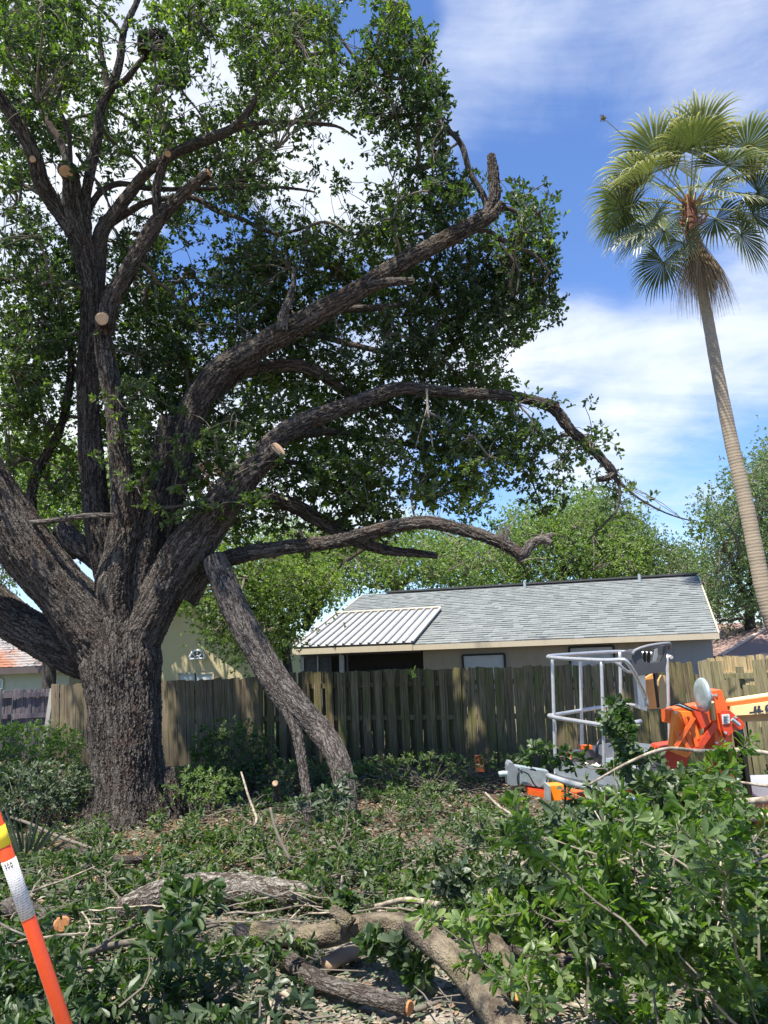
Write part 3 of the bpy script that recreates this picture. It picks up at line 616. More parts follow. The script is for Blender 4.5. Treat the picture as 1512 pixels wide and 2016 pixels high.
fence('wooden_fence', 'dark mossy board fence between the leaning limb and the lift basket', 505, 900, FB_C, .118, .140, 'shadow', zC and (lambda s: P(507, 1325, fpos(507)[0][1])[2]*(1-s)+P(900, 1313, fpos(900)[0][1])[2]*s))
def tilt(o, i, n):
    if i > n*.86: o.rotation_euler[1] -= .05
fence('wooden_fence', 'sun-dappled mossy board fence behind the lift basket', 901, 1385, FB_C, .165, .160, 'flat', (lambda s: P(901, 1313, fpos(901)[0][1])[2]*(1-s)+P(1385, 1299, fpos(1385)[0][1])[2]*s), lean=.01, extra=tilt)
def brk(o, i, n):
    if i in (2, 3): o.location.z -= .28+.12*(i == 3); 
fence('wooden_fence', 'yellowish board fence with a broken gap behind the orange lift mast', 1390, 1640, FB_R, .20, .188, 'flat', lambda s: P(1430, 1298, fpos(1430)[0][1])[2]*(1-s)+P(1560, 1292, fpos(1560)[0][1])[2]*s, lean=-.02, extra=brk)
# pale new fence beyond
def far_fence(name, label, a, b, htop, mat, step, wd, posts=None, lean=0.):
    a = np.asarray(a); b = np.asarray(b); e = b-a; e[2] = 0; L = np.linalg.norm(e); e /= L; ang = atan2(e[1], e[0]); r = empty(name, [a[0], a[1], -.75], label, 'fence')
    vs = [board_mesh(wd, 1., .02, mat, 50+i, .02) for i in range(4)]; n = int(L/step)
    for i in range(n+1):
        s = i/n; zt = a[2]*(1-s)+b[2]*s; q = a*(1-s)+b*s; o = bpy.data.objects.new('fence_board', random.choice(vs)); COL.objects.link(o); o.parent = r
        o.location = (q[0]-a[0], q[1]-a[1], 0); o.scale = (1, 1, zt+.75+random.uniform(-.015, .015)); o.rotation_euler = (random.gauss(0, .008), lean+random.gauss(0, .008), ang)
    return r, e, L
r_, e_, L_ = far_fence('pale_fence', 'pale new wooden fence beyond the yellowish fence at the right', P(1400, 1292, 15.5), P(1640, 1283, 15.), 0, FB_N, .15, .145)
for z in (.5, 1.5): q = P(1400, 1292, 15.5); MB().beam([q[0], q[1]-.04, -.75+z], [q[0]+L_*e_[0], q[1]+L_*e_[1]-.04, -.75+z], .04, .09).build('rail', FB_N, r_)
a_ = P(-330, 1372, 18.5); b_ = P(101, 1354, 17.6)
r_, e_, L_ = far_fence('grey_fence', 'purplish grey weathered fence with rails and pale posts at the far left', a_, b_, 0, FB_P, .085, .078, lean=.0)
for y in (1366, 1407):
    q0 = P(-330, y+19, 18.42); q1 = P(101, y, 17.52); MB().beam(q0, q1, .04, .10).build('rail', FB_P, r_)
PALE = stain('pale_post', (.50, .46, .40), (.3, .27, .23))
for xa, xb in ((104, 88), (-1, -6), (-150, -170)):
    MB().beam(P(xa, 1356, 17.45), P(xb, 1470, 17.45), .09, .11, (0, 1, 0)).build('post', PALE, r_)

# ------------------------------------------------------------------ the oak
def cut_disc(c, nrm, r, mat, parent, name='cut_face', th=.012, ell=1.0):
    nrm = norm(np.asarray(nrm, float)); a = np.cross(nrm, (0, 0, 1.)) if abs(nrm[2]) < .9 else np.cross(nrm, (1., 0, 0)); a = norm(a); b = np.cross(nrm, a)
    n = 22; V = []; ct = []; k = 5
    w = 1+.05*np.sin(np.arange(n)*2*pi/n*3+random.random()*6)+rng.normal(0, .012, n)
    for i in range(k):
        q = r*(i+.6)/(k-.4) if i < k-1 else r
        for j in range(n):
            t = 2*pi*j/n; x, y = q*w[j]*cos(t), q*w[j]*ell*sin(t); V.append(c+a*x+b*y+nrm*(th if i < k-1 else th*.4)); ct.append((x+r*.1, y, 0))
    Fq = [[i*n+j, i*n+(j+1) % n, (i+1)*n+(j+1) % n, (i+1)*n+j] for i in range(k-1) for j in range(n)]
    return mk(name, np.array(V), [np.array(Fq), np.arange(n)[None]], mat, parent, False, {'cut': np.array(ct)})
def rw(spec): return max(q[2] for q in spec)
def limb(spec, name='limb', parent=None, mat=BARK, cut=None, cutn=None, cutmat=CUT, step=.022, seg=None, flare=None, wob=.03, kind=None, **kw):
    pts = np.array([P(x, y, Y) for x, y, w, Y in spec]); rad = np.array([s[2]*tdist(p)/F/2 for s, p in zip(spec, pts)])*(1 if name == 'trunk' and flare is not None else .80 if rw(spec) < 100 else .86)
    return limb3(pts, rad, name, parent, mat, cut, cutn, cutmat, step, seg, flare, wob, **kw)
def limb3(pts, rad, name='limb', parent=None, mat=BARK, cut=None, cutn=None, cutmat=CUT, step=.022, seg=None, flare=None, wob=.03, **kw):
    if cut and cutn is not None:
        d_ = norm(pts[-1]-pts[-2]); n_ = norm(d_*.25+norm(np.asarray(cutn, float))*.9); pts = np.vstack([pts, pts[-1]+norm(d_+n_)*rad[-1]*.9, pts[-1]+norm(d_+n_)*rad[-1]*.9+n_*rad[-1]*1.2]); rad = np.concatenate([rad, [rad[-1], rad[-1]]])
    rm = float(np.max(rad)); stp = max(step*min(1, rm/.15)*1., .012)
    pp, rr = catmull(pts, rad, stp if rm > .05 else .04)
    L = np.concatenate([[0], np.cumsum(np.linalg.norm(np.diff(pp, axis=0), axis=1))])
    if rm < .25 and wob: pp = pp+np.stack([np.sin(L*3.1+pp[0, 0]), np.sin(L*2.7+2), np.sin(L*3.7+1)], 1)*(wob*rm*3)*np.minimum(1, L/.5)[:, None]
    n = seg or int(np.clip(2*pi*rm/stp, 8, 260)); ph = random.random()*6
    def mod(Lk, th, P_):
        m = 1+.035*np.sin(2*th[None]+ph+Lk[:, None]*1.7)+.03*np.sin(3*th[None]-Lk[:, None]*2.3+ph*2)+.02*np.sin(5*th[None]+Lk[:, None]*5)+.03*np.sin(Lk[:, None]*4.1+ph)
        if flare is not None: m = m*flare(Lk, th, P_)
        return m
    V, Fq, bk = ring_tube(pp, rr, n, mod)
    bk = bk + np.array([0, 0, random.uniform(0, 40)])
    Fs = [Fq, np.arange(n)[None, ::-1], (np.arange(n)+len(V)-n)[None]]
    o = mk(name, V, Fs, mat, parent, True, {'bk': bk}, **kw)
    if cut:
        d = pp[-1]-pp[-4]; d /= np.linalg.norm(d); nn = d if cutn is None else norm(d*.25+norm(np.asarray(cutn, float))*.9)
        cut_disc(pp[-1]+nn*.004, nn, rr[-1]*.86, cutmat, o)
    o['_'] = 0; del o['_']
    LIMBS.append(pp[::max(1, int(.12/stp))]); LIMBR.append(rr[::max(1, int(.12/stp))])
    return o
LIMBS = []; LIMBR = []
def tocam(c, k=1.): return (np.array([0, 0, CAMZ])-c)
oak_base = G(258, 1612)
oak = empty('oak_tree', oak_base, 'huge oak with spreading sawn-off limbs and broad dark trunk before the fence', 'tree')
Yo = float(oak_base[1]); 
def flare(L, th, P_):
    z = np.clip(L, 0, 9)[:, None]; return 1+(.50*np.exp(-z/.30)*(.55+.45*np.sin(4*th[None]+.8))+.10*np.exp(-z/.8))+.03*np.sin(7*th[None]+L[:, None]*1.1)
T0 = Yo
trunk = limb([(254, 1645, 160, T0), (254, 1600, 148, T0), (252, 1540, 138, T0), (248, 1450, 134, T0), (245, 1380, 136, T0), (240, 1310, 150, T0), (240, 1245, 130, T0+.05), (246, 1190, 90, T0+.1)], 'trunk', oak, step=.014, flare=flare)
Yt = T0
# root flare to the right and left
limb([(320, 1520, 60, Yt+.05), (335, 1565, 46, Yt), (352, 1600, 26, Yt-.02), (366, 1622, 10, Yt-.04)], 'root', oak, wob=0)
limb([(200, 1540, 60, Yt), (180, 1590, 40, Yt-.1), (160, 1630, 24, Yt-.2), (140, 1655, 8, Yt-.3)], 'root', oak, wob=0)
def A(*a, **k): k.setdefault('parent', oak); return limb(*a, **k)
A([(262, 1340, 110, Yt-.05), (215, 1280, 140, Yt-.05), (165, 1215, 134, Yt-.1), (110, 1150, 128, Yt-.2), (55, 1080, 122, Yt-.35), (5, 1005, 118, Yt-.5), (-50, 920, 110, Yt-.6), (-110, 800, 95, Yt-.7)])
A([(230, 1330, 80, Yt+.25), (160, 1290, 100, Yt+.3), (100, 1262, 98, Yt+.35), (45, 1235, 96, Yt+.4), (-10, 1195, 96, Yt+.5), (-80, 1140, 90, Yt+.6), (-170, 1050, 80, Yt+.7)])
A([(255, 1300, 100, Yt+.05), (285, 1235, 98, Yt), (322, 1165, 98, Yt-.05), (362, 1095, 96, Yt-.1), (408, 1030, 92, Yt-.15), (455, 970, 80, Yt-.25), (490, 932, 62, Yt-.35), (518, 911, 46, Yt-.40)], cut=1, cutn=(.75, -.55, .5), cutmat=CUT)
limbC = A([(425, 1000, 66, Yt+.1), (470, 935, 56, Yt+.15), (540, 868, 48, Yt+.2), (620, 822, 45, Yt+.3), (700, 792, 40, Yt+.35), (780, 769, 34, Yt+.4), (855, 768, 27, Yt+.45), (950, 775, 25, Yt+.5), (1035, 788, 25, Yt+.5), (1090, 803, 26, Yt+.5), (1130, 850, 25, Yt+.5), (1175, 895, 23, Yt+.5), (1207, 932, 20, Yt+.5)])
A([(1045, 790, 16, Yt+.48), (1075, 793, 20, Yt+.45), (1100, 800, 19, Yt+.42)], cut=1, name='stub', cutmat=CUT_O)
A([(1210, 930, 17, Yt+.5), (1196, 942, 15, Yt+.45), (1176, 944, 13, Yt+.4)], name='stub')
A([(268, 1225, 92, Yt+.3), (300, 1120, 86, Yt+.35), (325, 1010, 80, Yt+.4), (345, 915, 78, Yt+.45), (378, 812, 72, Yt+.4), (430, 733, 66, Yt+.3), (515, 680, 60, Yt+.2), (605, 630, 54, Yt+.1), (700, 575, 48, Yt), (790, 518, 46, Yt), (865, 478, 42, Yt), (925, 448, 38, Yt), (968, 420, 36, Yt)])
A([(945, 440, 34, Yt), (968, 408, 34, Yt), (975, 370, 28, Yt), (972, 335, 26, Yt), (968, 306, 20, Yt)], name='stub', cut=1)
A([(725, 565, 22, Yt-.1), (760, 557, 22, Yt-.15), (813, 553, 16, Yt-.2)], name='stub', cut=1)
A([(940, 442, 24, Yt), (970, 425, 22, Yt-.08), (990, 400, 20, Yt-.12)], name='stub')
A([(555, 650, 26, Yt-.1), (558, 625, 24, Yt-.15), (566, 600, 20, Yt-.2), (577, 560, 14, Yt-.2), (577, 528, 8, Yt-.2)], name='stub', mat=BARK_P)
A([(365, 1180, 60, Yt+.1), (400, 1130, 52, Yt+.1), (440, 1102, 40, Yt+.1), (490, 1088, 40, Yt), (560, 1080, 37, Yt-.1), (650, 1066, 34, Yt-.2), (750, 1043, 31, Yt-.3), (845, 1030, 30, Yt-.35), (925, 1044, 30, Yt-.4), (985, 1068, 30, Yt-.45), (1025, 1094, 31, Yt-.45)])
A([(1018, 1096, 26, Yt-.45), (1032, 1090, 26, Yt-.5), (1045, 1073, 24, Yt-.5), (1065, 1062, 20, Yt-.5), (1090, 1052, 11, Yt-.5)], name='stub', mat=BARK_P)
A([(1058, 1064, 20, Yt-.5), (1072, 1062, 20, Yt-.55), (1086, 1070, 14, Yt-.6)], name='stub', mat=BARK_P)
A([(430, 1010, 50, Yt+.4), (480, 985, 42, Yt+.6), (560, 988, 36, Yt+.8), (625, 1025, 33, Yt+1), (690, 1058, 30, Yt+1.1), (760, 1082, 25, Yt+1.2), (812, 1090, 20, Yt+1.2), (860, 1096, 16, Yt+1.2)], cut=1, cutmat=CUT_O)
A([(420, 780, 40, Yt+.6), (470, 738, 32, Yt+.7), (530, 722, 34, Yt+.8), (590, 722, 32, Yt+.9), (640, 742, 26, Yt+1), (690, 775, 22, Yt+1.2), (760, 800, 16, Yt+1.5), (840, 850, 10, Yt+1.8)])
# upright stems
A([(238, 1240, 104, Yt-.05), (226, 1160, 88, Yt-.15), (238, 1085, 66, Yt-.2), (243, 1000, 54, Yt-.25), (236, 900, 48, Yt-.3), (226, 800, 45, Yt-.35), (212, 720, 42, Yt-.4), (203, 668, 40, Yt-.42), (205, 645, 34, Yt-.52)], cut=1, cutn=(.15, -1, -.25))
lead = A([(240, 1230, 90, Yt+.35), (215, 1130, 72, Yt+.4), (195, 1040, 66, Yt+.4), (184, 940, 58, Yt+.4), (176, 840, 54, Yt+.3), (172, 740, 52, Yt+.2), (178, 640, 50, Yt+.1), (180, 560, 50, Yt), (165, 490, 52, Yt-.1), (150, 440, 56, Yt-.2), (142, 400, 46, Yt-.3), (139, 345, 38, Yt-.4)], cut=1, cutn=(0.05, -.5, -.9))
A([(150, 460, 44, Yt-.2), (115, 415, 40, Yt-.3), (85, 360, 36, Yt-.5), (66, 300, 34, Yt-.7), (30, 240, 32, Yt-.9), (-5, 190, 30, Yt-1.1), (-60, 100, 26, Yt-1.4)])
A([(78, 345, 24, Yt-.5), (70, 328, 22, Yt-.58), (69, 320, 18, Yt-.66)], name='stub', cut=1, cutn=(0, -1, -.5))
A([(185, 620, 34, Yt+.1), (195, 520, 36, Yt+.05), (200, 460, 36, Yt), (222, 425, 32, Yt-.05), (255, 380, 28, Yt-.1), (290, 338, 26, Yt-.2), (345, 302, 26, Yt-.3), (405, 278, 24, Yt-.4), (460, 250, 22, Yt-.5), (490, 215, 18, Yt-.6), (515, 180, 15, Yt-.7), (550, 132, 12, Yt-.8), (595, 70, 9, Yt-.9), (606, 25, 6, Yt-.9)], mat=BARK_S)
A([(168, 450, 34, Yt-.1), (168, 400, 26, Yt-.1), (178, 345, 24, Yt-.15), (190, 280, 24, Yt-.2), (197, 212, 22, Yt-.3), (216, 175, 22, Yt-.4), (236, 125, 18, Yt-.5), (246, 60, 16, Yt-.6), (270, 0, 14, Yt-.7), (285, -80, 12, Yt-.9)], mat=BARK_P)
A([(212, 178, 14, Yt-.4), (200, 100, 11, Yt-.5), (194, 25, 8, Yt-.6)], mat=BARK_S)
A([(222, 170, 16, Yt-.4), (246, 158, 15, Yt-.5), (280, 118, 13, Yt-.6), (310, 92, 12, Yt-.8), (350, 78, 12, Yt-.8), (388, 52, 10, Yt-.8), (401, 0, 8, Yt-.8)], mat=BARK_S)
A([(210, 655, 36, Yt-.2), (216, 600, 42, Yt-.25), (250, 540, 40, Yt-.3), (280, 482, 38, Yt-.35), (310, 434, 36, Yt-.4), (345, 396, 30, Yt-.45), (396, 352, 24, Yt-.55)], cut=1, cutn=(.9, -.3, .2), cutmat=CUT_O)
A([(312, 430, 24, Yt-.4), (308, 395, 20, Yt-.45), (312, 355, 19, Yt-.5), (329, 308, 18, Yt-.6)], name='stub', cut=1, cutn=(.1, -.7, -.8))
A([(172, 420, 14, Yt), (192, 385, 16, Yt), (215, 368, 15, Yt), (245, 362, 13, Yt+.1), (300, 372, 12, Yt+.1), (380, 372, 11, Yt), (450, 370, 10, Yt), (525, 368, 8, Yt), (585, 373, 6, Yt), (620, 378, 4, Yt)], mat=BARK_S)
A([(205, 450, 18, Yt), (250, 420, 17, Yt+.1), (300, 395, 14, Yt+.2), (380, 390, 12, Yt+.3), (425, 415, 12, Yt+.3), (475, 430, 11, Yt+.3), (545, 460, 9, Yt+.3), (630, 440, 5, Yt+.3)], mat=BARK_S)
A([(460, 250, 16, Yt-.5), (510, 242, 13, Yt-.5), (575, 240, 11, Yt-.5), (640, 245, 9, Yt-.5), (670, 252, 6, Yt-.5), (702, 272, 4, Yt-.5)], mat=BARK_S)
A([(150, 420, 14, Yt-.2), (140, 330, 12, Yt-.3), (135, 260, 11, Yt-.4), (112, 205, 10, Yt-.5), (116, 175, 10, Yt-.5), (94, 110, 9, Yt-.6), (90, 50, 8, Yt-.7), (97, 0, 7, Yt-.7)], mat=BARK_S)
A([(150, 420, 22, Yt+.2), (128, 300, 18, Yt+.3), (98, 248, 16, Yt+.3), (72, 195, 14, Yt+.3), (50, 100, 11, Yt+.3), (30, 0, 8, Yt+.2)], mat=BARK_S)
A([(150, 302, 7, Yt-.3), (172, 335, 8, Yt-.3), (200, 370, 8, Yt-.3), (218, 410, 6, Yt-.3)], name='branch', mat=BARK_S)
A([(75, 1110, 30, Yt+1), (66, 1040, 26, Yt+1.1), (64, 970, 24, Yt+1.2), (80, 915, 22, Yt+1.2), (110, 860, 20, Yt+1.2), (133, 790, 18, Yt+1.2), (140, 700, 14, Yt+1.2), (120, 600, 10, Yt+1.2)])
A([(80, 915, 10, Yt+1.2), (50, 905, 9, Yt+1.2), (10, 925, 8, Yt+1.2), (-40, 960, 6, Yt+1.2)], name='branch')
A([(270, 1190, 76, Yt-.0), (283, 1100, 66, Yt), (290, 1020, 58, Yt+.05), (303, 960, 52, Yt+.1), (320, 890, 44, Yt+.15), (330, 820, 34, Yt+.2)])
A([(262, 1060, 30, Yt-.2), (272, 1000, 28, Yt-.2), (284, 955, 25, Yt-.28), (296, 927, 20, Yt-.35)], name='stub', cut=1, cutn=(.1, -1, .3))
A([(222, 1130, 60, Yt+.5), (185, 1095, 56, Yt+.55), (150, 1065, 52, Yt+.6), (125, 1035, 44, Yt+.65)], name='limb', mat=BARK_P)
A([(150, 1090, 30, Yt+.7), (120, 1085, 34, Yt+.7), (112, 1050, 30, Yt+.75)], name='stub')
A([(225, 1015, 13, Yt-.55), (170, 1016, 14, Yt-.6), (110, 1024, 14, Yt-.62), (50, 1030, 12, Yt-.62)], name='branch', mat=BARK_P)
A([(270, 1000, 8, Yt-.35), (330, 999, 9, Yt-.45), (380, 993, 9, Yt-.5)], name='branch')
# branches carrying the foliage on the right
A([(962, 420, 18, Yt), (951, 385, 16, Yt), (926, 340, 15, Yt), (911, 290, 14, Yt), (891, 265, 12, Yt), (856, 250, 9, Yt), (821, 243, 5, Yt)], mat=BARK_S)
A([(895, 268, 9, Yt), (870, 235, 7, Yt), (850, 210, 6, Yt), (820, 150, 5, Yt), (790, 60, 4, Yt)], name='branch', mat=BARK_S)
A([(985, 405, 12, Yt), (1020, 420, 10, Yt), (1035, 450, 8, Yt), (1030, 480, 5, Yt)], name='branch', mat=BARK_S)
A([(900, 460, 12, Yt+.1), (960, 455, 10, Yt+.1), (1000, 480, 9, Yt+.1), (1050, 500, 8, Yt+.1), (1085, 540, 5, Yt+.1)], name='branch', mat=BARK_S)
A([(985, 478, 7, Yt), (1020, 530, 6, Yt), (1018, 575, 4, Yt)], name='branch', mat=BARK_S)
A([(660, 610, 20, Yt+.5), (740, 606, 16, Yt+.6), (790, 600, 14, Yt+.8), (818, 596, 12, Yt+.9), (808, 640, 10, Yt+1), (850, 680, 9, Yt+1), (900, 740, 7, Yt+1)], name='branch', mat=BARK_S)
A([(590, 650, 16, Yt+.8), (700, 680, 14, Yt+1), (800, 700, 12, Yt+1.2), (900, 690, 8, Yt+1.4)], name='branch', mat=BARK_S)
A([(560, 860, 24, Yt+.8), (660, 850, 18, Yt+1.1), (760, 870, 14, Yt+1.4), (860, 880, 10, Yt+1.8), (960, 900, 7, Yt+2)], name='branch', mat=BARK_S)
A([(520, 905, 14, Yt+.6), (600, 915, 12, Yt+.7), (660, 950, 10, Yt+.8), (720, 1000, 8, Yt+.9)], name='branch', mat=BARK_S)
A([(1205, 935, 10, Yt+.5), (1220, 960, 7, Yt+.5), (1216, 1000, 6, Yt+.5), (1190, 1030, 5, Yt+.5), (1160, 1060, 3, Yt+.5)], name='branch', mat=BARK_S)
A([(1212, 940, 8, Yt+.5), (1245, 972, 6, Yt+.5), (1290, 1000, 5, Yt+.5), (1340, 1020, 3.5, Yt+.5), (1370, 1025, 2, Yt+.5)], name='branch', mat=BARK_S)
A([(840, 765, 7, Yt+.3), (842, 800, 6, Yt+.3), (846, 840, 5, Yt+.3), (852, 880, 3, Yt+.3)], name='branch', mat=PTWIG)
A([(842, 800, 4, Yt+.3), (830, 840, 3, Yt+.3), (818, 880, 2, Yt+.3)], name='branch', mat=PTWIG)
LIMBP = np.vstack(LIMBS); LPX = np.stack(proj(LIMBP), 1); LR = np.concatenate(LIMBR); OAKLIMBS = LIMBP.copy()

CROWN = """
887751267767777615820
8876512586477765258820
88765237752677765678840
777664576227877778888620
77667667424887777888870
77777577567876755888730
77766768778654121587750
8743462577766211036776200
7632411466776335114786313300
5443312555665410236886436630
26545335631365455678765467300
677656675156677777765567775000
787766775278777776567777777000
887777777668877776677877766760
788777688778877766777888776565
888677888888887677777877765342
8885688888876677777776652000
8885688888777766667766664300
8775678888886667777777765310
77656788898766666777888753100
546556888987766777888888764310
6656557888866777788888887552100
5556546667656788888888864431210
5454333334567777888776521210222100
2233210001366567776643431100022120
0000000000464345665320020000000000
"""
def crown():
    C = []; main = LR > .055; LX = LPX[main]; LRp = (LR[main]*F/np.maximum(1, (LIMBP[main]-[0, 0, CAMZ])@fw))
    for r, row in enumerate(CROWN.strip().split('\n')):
        for c, ch in enumerate(row):
            k = int(ch); k = (k*2.75 if r < 11 else k*2.2) if k > 5 else k*1.1
            for _ in range(int(k)+(random.random() < k % 1)):
                x = (c+random.random())*42; y = (r+random.random())*42
                if y < 300: Y = random.uniform(Yt-2.0, Yt+2.3)
                elif y < 480: Y = random.uniform(Yt-.6, Yt+3.2)
                else: Y = random.uniform(Yt+.2, Yt+(3.0 if x < 520 else 1.8))
                if x < 190 and y < 800: Y -= .8
                if x > 1000 and y > 780: Y = random.uniform(Yt+.1, Yt+1.6)
                if x > 690 and y < 480: Y = random.uniform(Yt-1.0, Yt+1.4)
                dd = np.hypot(LX[:, 0]-x, LX[:, 1]-y)-LRp
                if dd.min() < 30 and Y < Yt+.9: Y = random.uniform(Yt+.9, Yt+3.0)
                if x > np.interp(y, [0, 100, 250, 330, 345, 450, 600, 640, 690, 750, 800, 850, 870], [820, 850, 880, 890, 1085, 1085, 1100, 1080, 985, 1000, 1020, 1090, 1600]): continue
                p = P(x, y, Y)
                if softnoise(p[None], 2.3)[0] < -.22 and random.random() < .8: continue
                C.append(p)
                if y < 1000 and softnoise(p[None], 2.3)[0] > .35 and random.random() < .5: C.append(p+rng.normal(size=3)*.15)
    # the crown goes on above and to the left of the picture
    for _ in range(330):
        x = random.uniform(-520, 700); y = random.uniform(-520, 0); Y = random.uniform(Yt-2.2, Yt+2.5)
        C.append(P(x, y, Y))
    for _ in range(650):
        C.append(P(random.uniform(-500, 0), random.uniform(0, 950), random.uniform(Yt-1.5, Yt+3)))
    C = np.array(C); C = C[~((C[:, 2] < 1.2))]
    # clumps taken out along the sun's path so that dapples fall on the fence
    n_ = FR[0]-FL[0]; pn = np.array([n_[1], -n_[0], 0.]); k = ((FL[0]-C)@pn)/(-SUN@pn); Q = C-SUN*k[:, None]; s_ = (Q-FL[0])@n_/(n_@n_)
    hit = (Q[:, 2] > -.9) & (Q[:, 2] < 1.5) & (s_ > -.1) & (s_ < 1.3); gap = np.sin(s_*41+1.3*np.sin(s_*17)+Q[:, 2]*.9)+.6*np.sin(s_*97+Q[:, 2]*1.3)
    C = C[~(hit & (gap > .15))]; nsp = len(C)
    # sprouts in front of the limbs
    for (x, y, sx, sy, n, Y) in ((300, 850, 40, 70, 26, Yt-.6), (400, 905, 60, 30, 24, Yt-.6), (250, 800, 20, 60, 8, Yt-.75), (500, 975, 25, 20, 10, Yt-.7), (400, 1000, 20, 12, 6, Yt-.7), (140, 325, 14, 10, 2, Yt-.7), (1080, 795, 40, 12, 6, Yt+.3), (1160, 880, 40, 20, 8, Yt+.3), (40, 40, 30, 30, 6, Yt-4)):
        C = np.vstack([C, [P(random.gauss(x, sx), random.gauss(y, sy), Y+random.uniform(-.15, .25)) for _ in range(n)]])
    hubs = C[rng.random(len(C)) < np.where(np.arange(len(C)) < nsp, .10, .4)]
    return C, hubs
CC, HUBS = crown()
def inframe(A_):
    x, y = proj(A_); return A_[(x > -80) & (x < 1600) & (y > -60)]
grow(OAKLIMBS[::2], inframe(HUBS), inframe(CC), .0042, 'twigs', TWIG, oak, rmax=.034)
OV = np.stack([rng.uniform(-7.5, .6, 1500), rng.uniform(-3.5, 4.6, 1500), rng.uniform(8.2, 10.5, 1500)], 1)   # unseen crown leaves over the camera, added to dapple the foreground
OV = OV[(softnoise(OV*[1, 1, .3], 1.9) > .12-.10*(OV[:, 0] < -2.5)) & (OV[:, 2] > 2.2+1.25*OV[:, 1])][:430]; CC = np.vstack([CC, OV])
def oak_leaves():
    nt_ = 5; n = len(CC); c = np.repeat(CC, nt_, 0); off = norm(rng.normal(size=(n*nt_, 3)))*rng.uniform(.04, .25, (n*nt_, 1))*[1.15, 1.15, .8]
    tips = c+off; dirs = norm(off)+np.array([0, 0, .25])+rng.normal(size=off.shape)*.3
    r = rosettes(tips, dirs, 7, .092, .50, spread=1.0, droop=.1, back=.12)
    leaf_obj('crown', [r], LEAF, oak, False, tint=lambda p: .40+.75*softnoise(p, 1.3))
    # dry sprig
    s = P(425, 930, Yt-.75); t = s+rng.normal(size=(14, 3))*.12; leaf_obj('dry_sprig', [rosettes(t, rng.normal(size=t.shape), 5, .08, .35)], LITTER, oak, kind='stuff')
oak_leaves()
# dead tufts hanging from the lower limbs
for (x, y, Y, n) in ((992, 1060, Yt-.42, 40), (300, 110, Yt-.7, 0)):
    if n:
        mb = MB(); c = P(x, y-20, Y)
        for i in range(n):
            a = c+rng.normal(size=3)*.05; mb.tube([a, a+[random.gauss(0, .04), random.gauss(0, .04), -random.uniform(.1, .2)], a+[random.gauss(0, .07), random.gauss(0, .05), -random.uniform(.25, .42)]], [.004, .003, .0015], 4, False)
        mb.build('dead_twig_tuft', TWIG, oak, kind='stuff')
# squirrel nest
def nest():
    c = P(308, 88, Yt-.85); mb = MB()
    for i in range(420):
        d = norm(rng.normal(size=3)); p = c+d*[.26, .24, .17]*rng.uniform(.45, 1.)**.5; t = norm(np.cross(d, rng.normal(size=3)))*random.uniform(.06, .16)
        mb.tube([p-t, p+d*.02, p+t], [.004, .006, .003], 4, False)
    o = mb.build('squirrel_nest', plain('nest_twigs', (.035, .026, .02), .9), None, kind=None); tag(o, 'dark round nest of twigs high in the oak crown', 'nest')
    t = c+norm(rng.normal(size=(130, 3)))*[.26, .24, .17]; leaf_obj('dry_leaves', [rosettes(t, t-c, 4, .08, .45)], plain('nest_dry_leaves', (.06, .04, .025), .85), o)
nest()

# ------------------------------------------------------------------ broken limb propped against the oak
Yl = Yt-.35
pl = limb([(422, 1098, 62, Yl+.05), (438, 1140, 66, Yl), (478, 1230, 66, Yl-.1), (528, 1320, 68, Yl-.2), (580, 1385, 70, Yl-.3), (628, 1435, 64, Yl-.35), (664, 1500, 56, Yl-.6), (682, 1575, 54, Yl-.8), (686, 1665, 56, Yl-.95)], 'leaning_limb', None, BARK_P)
tag(pl, 'thick grey broken limb leaning against the oak and forking above the brush', 'fallen limb')
b = limb([(556, 1362, 30, Yl-.25), (570, 1400, 33, Yl-.36), (586, 1450, 28, Yl-.42), (596, 1510, 25, Yl-.5), (604, 1570, 24, Yl-.6), (610, 1640, 24, Yl-.7)], 'side_branch', pl, BARK_P)
cut_disc(P(420, 1094, Yl+.06), (-.35, .1, 1), .13, BARK_P, pl, 'broken_end')

